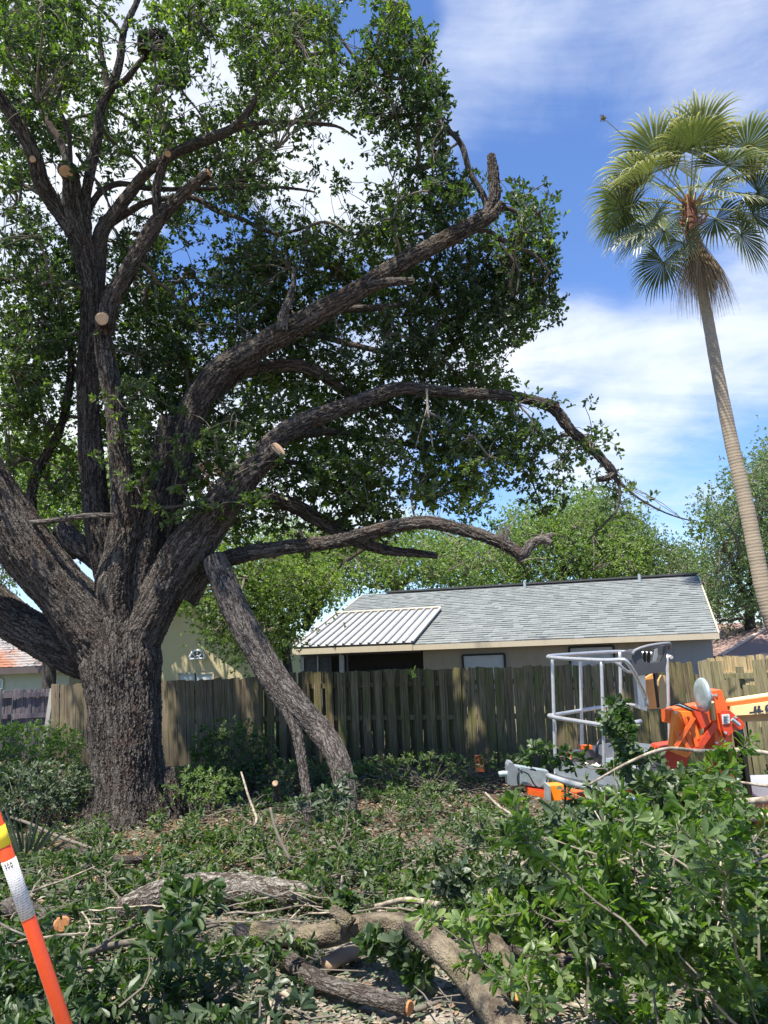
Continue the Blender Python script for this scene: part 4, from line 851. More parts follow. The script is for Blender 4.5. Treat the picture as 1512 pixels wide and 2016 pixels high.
# ------------------------------------------------------------------ trees in the distance
def far_tree(name, label, blobs, Y, trunk_px, mat, n, ls, limbs=(), dens=5, spread_y=2.5, group='trees beyond the fences'):
    tp = P(trunk_px[0], trunk_px[1], Y); base = np.array([tp[0], tp[1], -.8]); r = empty(name, base, label, 'tree', group)
    cl = []
    tot = sum(b[2]*b[3] for b in blobs)
    for (x, y, rx, ry, *w) in blobs:
        k = int(n*rx*ry/tot*(w[0] if w else 1))
        a = rng.uniform(0, 2*pi, k); q = np.sqrt(rng.uniform(0, 1, k))*(1+.15*np.sin(a*5+x)+.1*np.sin(a*11)); yy = rng.normal(0, 1, k)
        cl += [P(x+rx*q[i]*cos(a[i]), y+ry*q[i]*sin(a[i]), Y+np.clip(yy[i], -2, 2)*spread_y*sqrt(max(.05, 1-min(q[i], 1)**2))) for i in range(k)]
    cl = np.array(cl); cl = cl[cl[:, 2] > .2]
    top = cl.mean(0); rt_ = trunk_px[2]*tdist(tp)/F/2
    t = limb3(np.array([base, (base+tp)/2+[.1, 0, 0], tp, tp*.5+top*.5+[.2, 0, 0], top+[0, 0, .6]]), np.array([rt_*1.15, rt_, rt_*.9, rt_*.6, rt_*.25]), 'trunk', r, BARK_S, step=.08, seg=12)
    LIMBS.clear(); LIMBR.clear(); lp = [tp*.5+top*.5, top, tp]
    for l in limbs:
        sp = [P(a, b_, Y+d) for a, b_, w_, d in l]; rr = [w_*tdist(p)/F/2 for p, (_, _, w_, _) in zip(sp, l)]; limb3(np.array(sp), np.array(rr), 'limb', r, BARK_S, step=.08, seg=8); lp += list(catmull(sp, rr, .3)[0])
    hubs = cl[rng.random(len(cl)) < .09]; grow(np.array(lp), hubs, cl[::3], .010*ls/.13, 'twigs', TWIG, r, rmax=.09, bend=.12)
    c = np.repeat(cl, dens, 0); off = rng.normal(size=c.shape)*ls*2.2; r_ = rosettes(c+off, off+[0, 0, ls*.5], 4, ls, .55, spread=1.1, back=ls)
    cs = cl.mean(0)
    leaf_obj('crown', [r_], mat, r, tint=lambda p: .45+.4*softnoise(p, .8))
    LIMBS.clear(); LIMBR.clear()
    return r
far_tree('leafy_tree', 'bright green rounded tree rising behind the middle of the grey roof', [(1090, 1090, 130, 75), (1180, 1080, 100, 70), (1040, 1040, 60, 50), (1130, 1010, 60, 40), (1230, 1100, 60, 50), (960, 1120, 90, 50)], 33, (1100, 1160, 18), LEAF_B, 2100, .15, [[(1100, 1160, 12, 0), (1060, 1110, 8, 0), (1030, 1070, 4, -1)], [(1100, 1150, 12, 0), (1150, 1090, 8, -1), (1190, 1050, 4, -1)]])
far_tree('dark_tree', 'dark green tree between the bright tree and the palm trunk', [(1300, 1120, 80, 55), (1240, 1060, 50, 50), (1350, 1150, 60, 70), (1180, 1000, 60, 45, .8), (1160, 1040, 50, 50, .8)], 37, (1310, 1180, 16), LEAF_B2, 1150, .17)
far_tree('tall_tree', 'tall bluish-green tree at the right edge behind the palm trunk', [(1490, 1000, 70, 100), (1540, 930, 60, 80), (1440, 1060, 60, 60), (1400, 1000, 45, 28, .7), (1450, 1150, 85, 70), (1530, 1120, 60, 90), (1380, 1180, 40, 40)], 27, (1475, 1220, 22), LEAF_B2, 2000, .12, [[(1475, 1200, 14, 0), (1440, 1100, 9, -1), (1410, 1030, 5, -1)], [(1475, 1150, 12, 0), (1500, 1000, 8, -1), (1520, 920, 4, -1)]])
far_tree('shade_tree', 'light green tree with dark leaning trunk between the yellow house and the grey roof', [(470, 1160, 100, 60), (365, 1165, 40, 28), (560, 1150, 90, 80), (625, 1150, 45, 42), (520, 1255, 40, 46), (425, 1240, 35, 32, .8), (470, 1285, 25, 22, .6), (560, 1240, 24, 36)], 17.6, (560, 1250, 18), LEAF_B, 1500, .088, [[(600, 1240, 18, 0), (625, 1190, 20, -.1), (622, 1160, 20, -.2), (605, 1100, 14, -.3), (590, 1040, 8, -.3)], [(625, 1170, 14, 0), (560, 1145, 9, -.4), (480, 1140, 5, -.6)], [(622, 1180, 12, 0), (660, 1120, 9, 0), (720, 1080, 6, 0)]], spread_y=.8)
far_tree('olive_tree', 'olive green tree behind the left end of the grey roof ridge', [(720, 1110, 90, 55), (820, 1090, 100, 60), (900, 1110, 80, 50), (650, 1090, 70, 60), (560, 1080, 70, 50)], 30, (780, 1170, 22), LEAF_B, 1900, .13, [[(780, 1160, 14, 0), (740, 1110, 9, 0), (700, 1070, 5, 0)], [(780, 1160, 14, 0), (850, 1100, 9, 0), (880, 1060, 5, 0)]])
far_tree('bright_tree', 'sunlit yellow-green tree seen through the oak limbs at the left', [(120, 950, 110, 70), (60, 900, 80, 60), (240, 960, 60, 60), (40, 1010, 70, 50), (180, 1030, 60, 40), (350, 1070, 60, 50), (430, 1050, 60, 50)], 21, (100, 1080, 24), LEAF_B, 1300, .12, spread_y=2)
far_tree('side_tree', 'thin leafy tree behind the oak beside the beige house roof', [(-20, 1040, 70, 60), (-60, 960, 60, 60), (10, 1130, 30, 24)], 26, (-30, 1120, 18), LEAF_B2, 500, .13, spread_y=2)

# ------------------------------------------------------------------ fan palm
def palm():
    Y = 18.5; top = P(1362, 420, Y); path = [(1575, 1420, 44), (1530, 1250, 43), (1505, 1170, 42), (1470, 1000, 38), (1440, 870, 35), (1412, 730, 31), (1392, 620, 28), (1376, 540, 27), (1364, 470, 34), (1357, 415, 38), (1353, 385, 20)]
    pts = np.array([P(x, y, Y) for x, y, w in path]); base = pts[0].copy(); rad = np.array([w*tdist(p)/F/2*.76 for (x, y, w), p in zip(path, pts)])
    base = np.array([pts[0][0]+.2, pts[0][1], -.8]); pts = np.vstack([base, pts]); rad = np.concatenate([[rad[0]*1.15], rad])
    r = empty('fan_palm', base, 'tall fan palm with a slim leaning trunk and dead skirt at the right', 'palm tree')
    m = M('palm_trunk_bark'); v = m.attr('bk'); sp = m.n('ShaderNodeSeparateXYZ'); m.l(v, sp.inputs[0]); n = m.noise(m.map(v, (6, 6, 9)), 1.5, 5, .65)
    rg_ = m.ma('SINE', m.ma('MULTIPLY', m.ma('ADD', sp.outputs[2], m.ma('MULTIPLY', n, .10)), 75.)); f = m.noise(m.map(v, (40, 40, 5)), 1.2, 4, .6)
    c = m.mix(m.rg(rg_, -.9, .6), (.34, .275, .19), (.37, .30, .215)); c = m.mix(m.rg(f, .4, .7, 0, .6), c, (.30, .24, .17)); m.col(c).set(.9, .2).bump(m.ma('ADD', rg_, m.ma('MULTIPLY', f, 2.)), .003, .6)
    pp, rr = catmull(pts[:9], rad[:9], .05); V, Fq, bk = ring_tube(pp, rr*(1+.010*np.sin(np.arange(len(rr))*.9)+.012*np.sin(np.arange(len(rr))*.37)), 20); mk('trunk', V, [Fq, np.arange(20)[None]], m.m, r, True, {'bk': bk})
    pp, rr = catmull(pts[8:], rad[8:], .05); V, Fq, bk = ring_tube(pp, rr, 18); mk('crown_shaft', V, [Fq, (np.arange(18)+len(V)-18)[None]], plain('palm_boots_reddish', (.15, .06, .035), .8, var=.45, sc=14, bump=.03), r, True, {'bk': bk})
    mb = MB()
    for i in range(26):
        a = rng.uniform(0, 2*pi); z = rng.uniform(-.2, .75); c = top+[.17*cos(a), .17*sin(a), z-.35]; mb.tube([c, c+[.12*cos(a), .12*sin(a), .08], c+[.22*cos(a), .22*sin(a), .25]], [.035, .025, .012], 5)
    mb.build('petiole_stubs', plain('petiole_stub', (.26, .12, .07), .8), r, kind='stuff')
    G1 = leaf_mat('palm_frond_green', [(0, (.042, .056, .028)), (.45, (.080, .098, .046)), (.75, (.25, .24, .14)), (1, (.58, .50, .34))], .2, .30, (.14, .17, .09))
    DEAD = leaf_mat('palm_frond_dead', [(0, (.08, .055, .035)), (.5, (.22, .15, .09)), (1, (.45, .31, .18))], .12, .8, (.3, .22, .14))
    PET = plain('petiole_green', (.28, .30, .12), .5)
    def frond(az, el, plen, Rr, dead=False, curl=0., twist=0., name='frond', org=None, width=2.3):
        plen *= 1.2; Rr *= 1.24
        """petiole + costapalmate fan of pleated segments with drooping tips"""
        d = np.array([cos(az)*cos(el), sin(az)*cos(el), sin(el)]); o = top+[0, 0, .12+.2*sin(el)] if org is None else org; o = o+np.array([cos(az), sin(az), 0])*.10
        g = np.array([0, 0, -1.]); pts_ = []; p = o.copy(); dd = d.copy(); k = 7
        for i in range(k): pts_.append(p.copy()); p = p+dd*plen/(k-1); dd = norm(dd+g*(.055+curl))
        mb = MB(); mb.tube(pts_, np.linspace(.026, .014, k), 5); 
        ax = dd; side = norm(np.cross(ax, (0, 0, 1.))); side = side*cos(twist)+np.cross(ax, side)*sin(twist); nn = np.cross(side, ax)
        V = []; Q = []; rn = []; hub = pts_[-1]; ns = 46; q = 7
        droop = random.uniform(1.4, 2.5)
        for s in range(ns):
            ph = (s/(ns-1)-.5)*2*width+random.gauss(0, .012); e = ax*cos(ph)+side*sin(ph)+nn*(.22*abs(sin(ph*.5))**1.5); e = norm(e)
            Rs = Rr*(.82+.22*cos(ph*.62))*random.uniform(.9, 1.06); pw = 2*width/ns; c = hub+ax*.05; dv = e.copy(); rs = random.random(); sa = norm(np.cross(nn, e)); tipdry = random.random()
            ppts = []
            for i in range(q):
                t = i/(q-1); rl = t*Rs; wd = .5*pw*rl*1.02 if t < .52 else .5*pw*.52*Rs*(1-(t-.52)/.48)**.8*.9
                wd = max(wd, .002)*(.72 if dead else 1); h = wd*.55*(1 if s % 2 else -1)
                ppts.append(c.copy()); V += [c-sa*wd-nn*h*.6, c+nn*h*.0+nn*wd*.45, c+sa*wd-nn*h*.6]
                base_r = .30+.4*(.5+.5*math.sin(az*3+el*5)) if not dead else rs
                rn += [base_r*.8+.12*rs+(max(0, t-.45)*(.5+1.1*tipdry))]*3
                if t >= .34: dv = norm(dv+g*(.36 if not dead else .6)*droop*(t-.22)+rng.normal(size=3)*.035)
                c = c+dv*Rs/(q-1)
            b0 = (s*q)*3
            for i in range(q-1):
                a0 = b0+i*3; Q += [[a0, a0+1, a0+4, a0+3], [a0+1, a0+2, a0+5, a0+4]]
        fo = mb.build('petiole', PET if not dead else DEAD, None); 
        o_ = mk(name, np.array(V), [np.array(Q)], DEAD if dead else G1, r, False, {'rnd': np.clip(rn, 0, 1)})
        fo.parent = o_; base_l = np.array(fo.location)-wl(o_); fo.location = tuple(base_l); return o_
    specs = []
    # the visible rosette: azimuth measured from +X (right), pi/2 = away
    for k, (el, n, pl_) in enumerate(((76, 3, 1.1), (56, 5, 1.25), (34, 7, 1.3), (12, 6, 1.25), (-12, 4, 1.2))):
        for i in range(n): specs.append((2*pi*(i+.5*(k % 2)+random.uniform(-.15, .15))/n+.4*k, R_(el+random.uniform(-7, 7)), pl_*random.uniform(.9, 1.1), random.uniform(.92, 1.12)))
    for az, el, pl_, Rr in specs: frond(az, el, pl_*1.08, Rr, twist=random.gauss(0, .3))
    frond(R_(200), R_(-8), 1.35, 1.05, curl=.09); frond(R_(188), R_(14), 1.55, 1.0, curl=.06, twist=.8); frond(R_(-15), R_(-28), 1.1, 1.05, curl=.05); frond(R_(215), R_(-55), .9, .7, curl=.05)
    for i, (a, z, R__) in enumerate(((-125, -.3, 1.5), (-75, -.25, 1.6), (10, -.4, 1.5), (-95, -.45, 1.5), (-110, -.35, 1.15), (-60, -.3, 1.2), (-20, -.45, 1.05), (-150, -.5, .9), (40, -.4, 1.), (100, -.4, 1.), (150, -.4, .9), (-85, -.55, 1.1), (-35, -.6, 1.0))):
        f = frond(R_(a), R_(-80), .3, R__*1.15, True, .08, 0, 'dead_frond', top+[0, 0, z-.1], .50); f['label'] = 'dry brown hanging frond'
    # seed stalk with a pale tuft
    t0 = top+[-.1, 0, .5]; e1 = P(1188, 233, 14.6); st = MB().tube([t0, (t0+e1)/2+[0, 0, .12], e1], [.02, .014, .008], 5).build('flower_stalk', PET, r)
    tv = e1+rng.normal(size=(26, 3))*.01; leaf_obj('dry_tuft', [rosettes(tv, norm(e1-t0)+rng.normal(size=tv.shape)*.8, 2, .11, .2)], DEAD, st)
palm()

# ------------------------------------------------------------------ boom lift
def boom_lift():
    ORANGE = stain('orange_paint', (.80, .13, .02), (.30, .055, .02), .4, (7, 7, 7), .5, .5); RED = stain('red_orange_paint', (.62, .055, .015), (.22, .03, .015), .45, (7, 7, 7), .5, .5); ALU = plain('aluminium_rail', (.52, .52, .51), .36, .6, .6, .1, 20)
    ALUD = plain('dull_aluminium_sheet', (.30, .32, .33), .45, .5, .4, .12, 6); CREAM = plain('cream_boom_paint', (.78, .58, .27), .4, .5, var=.08); TANB = plain('tan_boom_paint', (.50, .34, .16), .5)
    GALV = plain('galvanised_steel', (.42, .50, .50), .42, .5, .5, .2, 14); CONS = plain('dark_grey_console', (.055, .055, .06), .5, .4); BLK = plain('black_rubber', (.012, .012, .013), .4, .5); STK = plain('white_sticker', (.75, .74, .70), .5)
    SIL = plain('silver_fender', (.45, .46, .48), .35, .5, .3)
    Y0 = 7.0; Yb = 7.95; Yf = 6.2
    base = P(1300, 1560, 7.6); base[2] = float(zg(base[0], base[1])); h = empty('boom_lift', base, 'orange towable boom lift with an aluminium railed work basket', 'boom lift')
    bf = MB(); T = lambda L, w=11: bf_tube(bk, L, w)
    def bf_tube(mb, L, w):
        p, _ = catmull([P(x, y, Y) for x, y, Y in L], [0]*len(L), .05); mb.tube(p, w*(.72 if 7 < w < 12 else .85 if w > 12 else 1)*tdist(p[0])/F/2, 10)
    bk = MB()
    # top rail: back run, left corner, front run that bends down to the console
    T([(1322, 1294, 7.5), (1300, 1288, 7.8), (1240, 1284, Yb), (1212, 1283, Yb), (1145, 1287, 7.6), (1090, 1291, 7.1), (1079, 1293, 7.0), (1090, 1295, 6.9), (1184, 1300, 6.45), (1222, 1299, 6.3), (1233, 1302, 6.28), (1246, 1320, 6.35), (1262, 1352, 6.5), (1271, 1372, 6.6), (1274, 1392, 6.6)], 10)
    bf_tube(bk, [(1207, 1301, 6.4), (1220, 1310, 6.4), (1234, 1321, 6.45), (1252, 1325, 6.6)], 8)
    T([(1262, 1391, 7.7), (1240, 1388, Yb), (1212, 1388, Yb), (1143, 1399, 7.6), (1095, 1407, 7.1), (1081, 1409, 7.0), (1095, 1413, 6.9), (1184, 1427, 6.4), (1215, 1429, 6.3), (1262, 1420, 6.35)], 10)
    cg = bk.build('guard_rail', ALU, h, smooth=True)
    for a, b in (((1087, 1293, 7.0), (1094, 1530, 7.0)), ((1142.5, 1287, 7.6), (1146, 1480, 7.6)), ((1184, 1301, 6.45), (1190, 1520, 6.45)), ((1220, 1284, Yb), (1225, 1470, Yb)), ((1313, 1290, 7.55), (1319, 1470, 7.55))):
        m = MB(); bf_tube(m, [a, ((a[0]+b[0])/2, (a[1]+b[1])/2, (a[2]+b[2])/2), b], 9.5); m.build('rail_post', ALU, h, smooth=True)
    fl = [P(1094, 1528, 7.0), P(1190, 1557, 6.45), P(1275, 1560, 6.3), P(1322, 1525, 7.5), P(1225, 1503, Yb), P(1146, 1512, 7.6)]
    zf = np.mean([q[2] for q in fl[:2]]); 
    MB().prism([np.array([q[0], q[1], zf]) for q in fl], (0, 0, .03)).build('basket_floor', ALUD, h)
    # toe boards follow the plan of the floor
    for i in range(6):
        a, b = fl[i], fl[(i+1) % 6]; d = (b-a)*[1, 1, 0]; d /= np.linalg.norm(d)
        MB().hexa([np.array([p[0]+o[0], p[1]+o[1], zf+z]) for z in (.0, .17) for p, o in ((a, (0, 0)), (b, (0, 0)), (b, (-d[1]*.008, d[0]*.008)), (a, (-d[1]*.008, d[0]*.008)))]).build('toe_board', ALUD, h)
    m = MB(); bf_tube(m, [(1078, 1527, 7.02), (1120, 1541, 6.8), (1180, 1556, 6.45), (1260, 1578, 6.2)], 13); m.build('bottom_rail', ALU, h, smooth=True)
    # control console
    out = [(1246, 1284), (1254, 1280), (1263, 1278), (1265, 1296), (1269, 1303), (1277, 1306), (1303, 1303), (1307, 1290), (1306, 1272), (1312, 1271), (1313, 1300), (1310, 1322), (1256, 1331), (1248, 1322), (1243, 1300)]
    c = MB().prism([P(x, y, 6.75) for x, y in out], (0, .30, 0)).build('control_console', CONS, h)
    m = MB(); bf_tube(m, [(1246, 1290, 6.74), (1250, 1281, 6.74), (1275, 1272, 6.74), (1312, 1266.5, 6.74), (1319, 1268, 6.76), (1318, 1277, 6.8)], 9); m.build('console_hoop', plain('grey_hoop', (.16, .16, .17), .5), c, smooth=True)
    for x in (1269, 1277): m = MB(); bf_tube(m, [(x, 1305, 6.85), (x, 1288, 6.83), (x+1, 1284, 6.82)], 6); m.build('joystick', BLK, c)
    MB().prism([P(x, y, 6.9) for x, y in ((1286, 1302), (1290, 1279), (1300, 1274), (1303, 1285), (1302, 1301))], (0, .02, 0)).build('control_panel', ALUD, c)
    MB().prism([P(x, y, 6.95) for x, y in ((1252, 1326), (1270, 1324), (1274, 1400), (1258, 1395))], (0, .1, 0)).build('console_bracket', ALU, h)
    MB().prism([P(x, y, 7.1) for x, y in ((1271, 1335), (1290, 1324), (1294, 1395), (1273, 1396))], (0, .06, 0)).build('orange_plate', plain('orange_tan_plate', (.72, .30, .09), .5), h)
    MB().prism([P(x, y, 7.12) for x, y in ((1298, 1340), (1304, 1329), (1310, 1330), (1312, 1395), (1297, 1396))], (0, .06, 0)).build('tan_plate', TANB, h)
    m = MB(); bf_tube(m, [(1288, 1326, 6.98), (1291, 1350, 6.95), (1296, 1392, 7.0)], 6); m.build('cable', BLK, h)
    for k, cm in enumerate((BLK, GALV, BLK)):
        m = MB(); bf_tube(m, [(1322+k*3, 1388, 7.1), (1338, 1384+k*3, 7.), (1358, 1393+k*3, 7.), (1374, 1399+k, 7.1)], 3); m.build('hose', cm, h)
    # rotator, jib and struts behind the leaves
    def pz(name, pts, Y, th, mt): return MB().prism([P(x, y, Y) for x, y in pts], (0, th, 0)).build(name, mt, h)
    pz('jib_arm', ((1318, 1398), (1385, 1386), (1402, 1388), (1404, 1424), (1345, 1420), (1320, 1425)), 7.15, .22, ORANGE)
    pz('jib_plate', ((1330, 1400), (1372, 1403), (1380, 1440), (1372, 1470), (1352, 1492), (1322, 1480)), 7.05, .10, plain('bright_orange_plate', (.88, .25, .03), .4))
    for i, (a, b) in enumerate((((1345, 1412), (1362, 1478)), ((1356, 1410), (1372, 1470)), ((1334, 1440), (1360, 1480)), ((1366, 1412), (1330, 1470)))):
        MB().beam(P(a[0], a[1], 7.0-.017*i), P(b[0], b[1], 7.0-.017*i), .02, .035).build('jib_link', ORANGE, h)
    pz('knuckle', ((1366, 1400), (1392, 1404), (1398, 1425), (1382, 1436)), 6.98, .1, RED)
    MB().beam(P(1408, 1425, 7.0), P(1369, 1478, 7.0), .05, .055).build('jib_strut', RED, h)
    pz('basket_mount', ((1300, 1470), (1352, 1462), (1360, 1500), (1330, 1530), (1296, 1520)), 7.3, .25, RED)
    pz('lower_bracket', ((1250, 1540), (1340, 1550), (1350, 1585), (1300, 1610), (1250, 1580)), 7.3, .3, ORANGE)
    # upright mast
    pz('mast', ((1401, 1361), (1421, 1358), (1428, 1380), (1434, 1400), (1441, 1440), (1443, 1505), (1449, 1560), (1454, 1612), (1421, 1612), (1413, 1530), (1408, 1461), (1404, 1400)), 7.1, .24, ORANGE)
    pz('mast_web', ((1424, 1480), (1441, 1470), (1447, 1560), (1428, 1560)), 7.085, .014, RED)
    br = pz('boom_bracket', ((1417, 1404), (1421, 1399), (1437, 1399), (1465, 1422), (1466, 1430), (1461, 1436), (1447, 1439), (1436, 1447), (1430, 1454), (1424, 1440)), 7.02, .05, RED)
    st = MB().prism([P(x, y, 7.012) for x, y in ((1421, 1407), (1436, 1406), (1437, 1424), (1423, 1425.5))], (0, .006, 0)).build('sticker', STK, br)
    ml = MB()
    for k in range(5): ml.beam(P(1424, 1410+k*3, 7.008), P(1434-(k % 2)*3, 1409.4+k*3, 7.008), .003, .005)
    ml.build('print', BLK, st)
    MB().tube([P(1441, 1416, 6.99), P(1456, 1428, 6.99)], .018, 8).build('pivot_pin', GALV, h)
    m = MB(); bf_tube(m, [(1452, 1432, 7.2), (1462, 1500, 7.2), (1470, 1560, 7.2), (1478, 1640, 7.2)], 24); m.build('lift_cylinder', plain('gloss_black', (.008, .008, .009), .15, .6), h, smooth=True)
    for x, y in ((1409, 1372), (1418, 1370), (1412, 1395), (1420, 1465), (1436, 1462), (1424, 1500), (1438, 1498), (1426, 1545), (1444, 1543), (1450, 1412), (1430, 1443), (1336, 1404), (1378, 1392), (1396, 1395)):
        q_ = P(x, y, 7.0 if x > 1400 else 6.98); q_[1] = 7.09 if x > 1400 and y != 1412 and y != 1443 else 7.01 if x > 1400 else 7.04
        m = MB(); m.tube([q_, q_+[0, .03, 0]], .013, 6); m.build('bolt', GALV, h)
    # outrigger foot pad
    c0 = P(1379, 1368, 6.95); nrm = norm(np.array([-.985, -.05, .04])); a = norm(np.cross(nrm, (0, 0, 1.))); b = np.cross(nrm, a); rr = 33*tdist(c0)/F
    m = MB(); th = np.linspace(0, 2*pi, 29)[:-1]
    prof = [(0, .0), (.5, -.004), (.93, .0), (1., .012), (1., .03), (0, .035)]
    V = [c0+nrm*(-z)+rr*q*(a*cos(t)+b*sin(t)) for q, z in prof for t in th]; k = 28
    m.add(V, [(i*k+j, i*k+(j+1) % k, (i+1)*k+(j+1) % k, (i+1)*k+j) for i in range(len(prof)-1) for j in range(k)]); fp = m.build('foot_pad', GALV, h, smooth=True)
    MB().tube([c0-nrm*.03, P(1402, 1371, 7.15)], .03, 8).build('pad_stem', GALV, fp)
    MB().tube([P(1400, 1382, 7.0), P(1404, 1416, 7.05)], .028, 8).build('pin_post', TANB, h)
    # boom
    def bar(name, x0, ya0, yb0, x1, ya1, yb1, mt, Y=7.25, th=.2, off=0.):
        return MB().prism([P(x0, ya0, Y+off), P(x1, ya1, Y+off-.4), P(x1, yb1, Y+off-.4), P(x0, yb0, Y+off)], (0, th, 0)).build(name, mt, h)
    m = MB(); bf_tube(m, [(1431, 1382, 7.3), (1512, 1370, 7.18), (1700, 1343, 6.9)], 14); m.build('upper_boom_rail', CREAM, h, smooth=True)
    bar('boom_band', 1428, 1384, 1391, 1700, 1345, 1358, ORANGE, off=-.02)
    bb = bar('main_boom', 1440, 1391, 1409, 1700, 1358, 1395, CREAM, off=-.06)
    bar('lower_boom', 1450, 1407, 1421, 1700, 1395, 1416, TANB, off=.03)
    # lettering on the boom
    LT = plain('dark_lettering', (.03, .035, .05), .5); mb = MB()
    o = P(1474, 1398.5, 7.138); ex = norm(P(1600, 1382, 6.944)-o); ez = norm(np.array([0, 0, 1.])-ex*ex[2]); s = 12.5*tdist(o)/F
    nf = norm(np.cross(ez, ex)); nf = nf if nf[1] < 0 else -nf
    def L2(poly, dx): mb.prism([o+nf*.015+ex*(dx+x+.28*y)*s*1.25+ez*(y-.5)*s*1.05 for x, y in poly], nf*.003)
    L2([(-.05, 0), (.52, 0), (.72, .2), (.72, 1), (.42, 1), (.42, .28), (-.05, .28)], 0)
    L2([(0, 0), (.72, 0), (.72, .28), (.3, .28), (.3, 1), (0, 1)], .86)
    L2([(.2, 0), (.9, 0), (.9, .58), (.45, .58), (.45, .4), (.6, .4), (.6, .26), (.3, .26), (.3, .74), (.9, .74), (.9, 1), (.2, 1), (0, .8), (0, .2)], 1.72)
    mb.build('lettering', LT, bb)
    # chassis: fenders, wheel, base
    pz('fender', ((1440, 1546), (1700, 1538), (1700, 1560), (1560, 1570), (1445, 1566)), 7.7, .5, SIL)
    pz('fender', ((1365, 1548), (1428, 1545), (1428, 1566), (1370, 1562)), 7.7, .5, SIL)
    wc = P(1540, 1610, 7.9); m = MB(); m.tube([wc+[0, -.1, 0], wc+[0, .12, 0]], .33, 24); w = m.build('wheel', BLK, h); MB().tube([wc+[0, -.12, 0], wc+[0, -.05, 0]], .19, 16).build('rim', SIL, w)
    pz('turntable_base', ((1400, 1610), (1475, 1596), (1700, 1596), (1700, 1665), (1420, 1668)), 7.3, .5, RED)
    # tongue with coupler and jack
    Yt_ = 8.1
    tg = pz('trailer_tongue', ((1002, 1512), (1006, 1507), (1080, 1519), (1080, 1550), (1040, 1547), (1003, 1536)), Yt_, .16, GALV)
    pz('tongue_bracket', ((1000, 1508), (1003, 1501), (1010, 1502), (1014, 1509), (1020, 1511), (1020, 1546), (1012, 1547), (1001, 1545)), Yt_-.02, .2, ALUD)
    m = MB(); bf_tube(m, [(982, 1525, Yt_+.1), (990, 1523, Yt_+.1), (1002, 1524, Yt_+.1)], 13); m.build('coupler', GALV, h, smooth=True)
    m = MB(); bf_tube(m, [(1020, 1545, Yt_-.03), (1019, 1528, Yt_-.04), (1024, 1519, Yt_-.04), (1040, 1524, Yt_-.04), (1050, 1542, Yt_-.04), (1060, 1550, Yt_-.04), (1074, 1543, Yt_-.04), (1078, 1530, Yt_-.03)], 2.6); m.build('cable', BLK, h)
    pz('tongue_tab', ((1042, 1515), (1046, 1511), (1054, 1514), (1056, 1519)), Yt_, .05, GALV); m = MB(); bf_tube(m, [(1022, 1510, Yt_), (1025, 1515, Yt_)], 8); m.build('lifting_eye', GALV, h)
    pz('tongue_band', ((1041, 1554), (1080, 1561), (1080, 1567), (1100, 1572), (1100, 1577), (1041, 1564)), Yt_-.06, .2, ORANGE); pz('tongue_band', ((1040, 1552), (1080, 1558), (1080, 1561), (1040, 1555)), Yt_-.05, .2, RED)
    pz('light_housing', ((1083, 1548), (1110, 1546), (1112, 1574), (1084, 1577)), 7.55, .18, plain('amber_orange_box', (.90, .27, .02), .35)); pz('housing_frame', ((1081, 1548), (1084, 1548), (1085, 1580), (1082, 1580)), 7.5, .25, GALV)
    m = MB(); bf_tube(m, [(1112, 1540, 6.85), (1113, 1584, 6.85)], 5); m.build('jack_post', BLK, h)
    pz('outrigger_beam', ((1112, 1556), (1170, 1566), (1250, 1580), (1250, 1600), (1170, 1584), (1112, 1576)), 7.4, .2, ORANGE)
    # chainsaw lying in the basket
    cs = P(1160, 1500, 7.1); cs[2] = zf+.03; e = norm(np.array([1, -.12, 0])); s = np.array([.12, 1, 0]); u = np.array([0, 0, 1.])
    k = empty('chainsaw', cs, 'orange and black chainsaw lying in the lift basket', 'chainsaw')
    q = lambda a, b_, c_: cs+e*a+s*b_+u*c_
    MB().prism([q(-.17, -.07, .05), q(.0, -.07, .04), q(.10, -.07, .05), q(.11, -.07, .14), q(.03, -.07, .20), q(-.12, -.07, .19), q(-.18, -.07, .14)], s*.14).build('engine_housing', CONS, k)
    MB().prism([q(-.20, -.085, .07), q(-.17, -.085, .05), q(-.165, -.085, .17), q(-.19, -.085, .17)], s*.16).build('end_cover', ORANGE, k); MB().box(q(-.02, 0, .215), (.10, .09, .03)).build('top_cover', ORANGE, k)
    hd = MB(); hp, _ = catmull([q(.06, -.1, .10), q(.07, -.1, .24), q(.12, -.05, .28), q(.22, 0, .25), q(.24, 0, .12), q(.14, 0, .06)], [0]*6, .03); hd.tube(hp, .014, 7); hd.build('handle', BLK, k, smooth=True)
    MB().box(q(.34, -.02, .08), (.42, .008, .07)).build('guide_bar', GALV, k)
    rg_ = P(1165, 1512, 6.95); rg_[2] = zf+.03; rr = rng.normal(size=(60, 3)); mb = MB()
    n = 9; X, Yg = np.meshgrid(np.linspace(-.16, .16, n), np.linspace(-.08, .08, n)); Z = .04+.035*np.sin(X*40)*np.cos(Yg*50+1)-.3*(X**2+Yg**2); V = np.stack([rg_[0]+X, rg_[1]+Yg, rg_[2]+Z+.03], -1).reshape(-1, 3)
    o = mk('crumpled_rag', V, [np.array([[i*n+j, i*n+j+1, (i+1)*n+j+1, (i+1)*n+j] for i in range(n-1) for j in range(n-1)])], plain('dirty_white_cloth', (.55, .47, .40), .9), None, True); tag(o, 'crumpled dirty white rag beside the chainsaw in the lift basket', 'rag')
boom_lift()

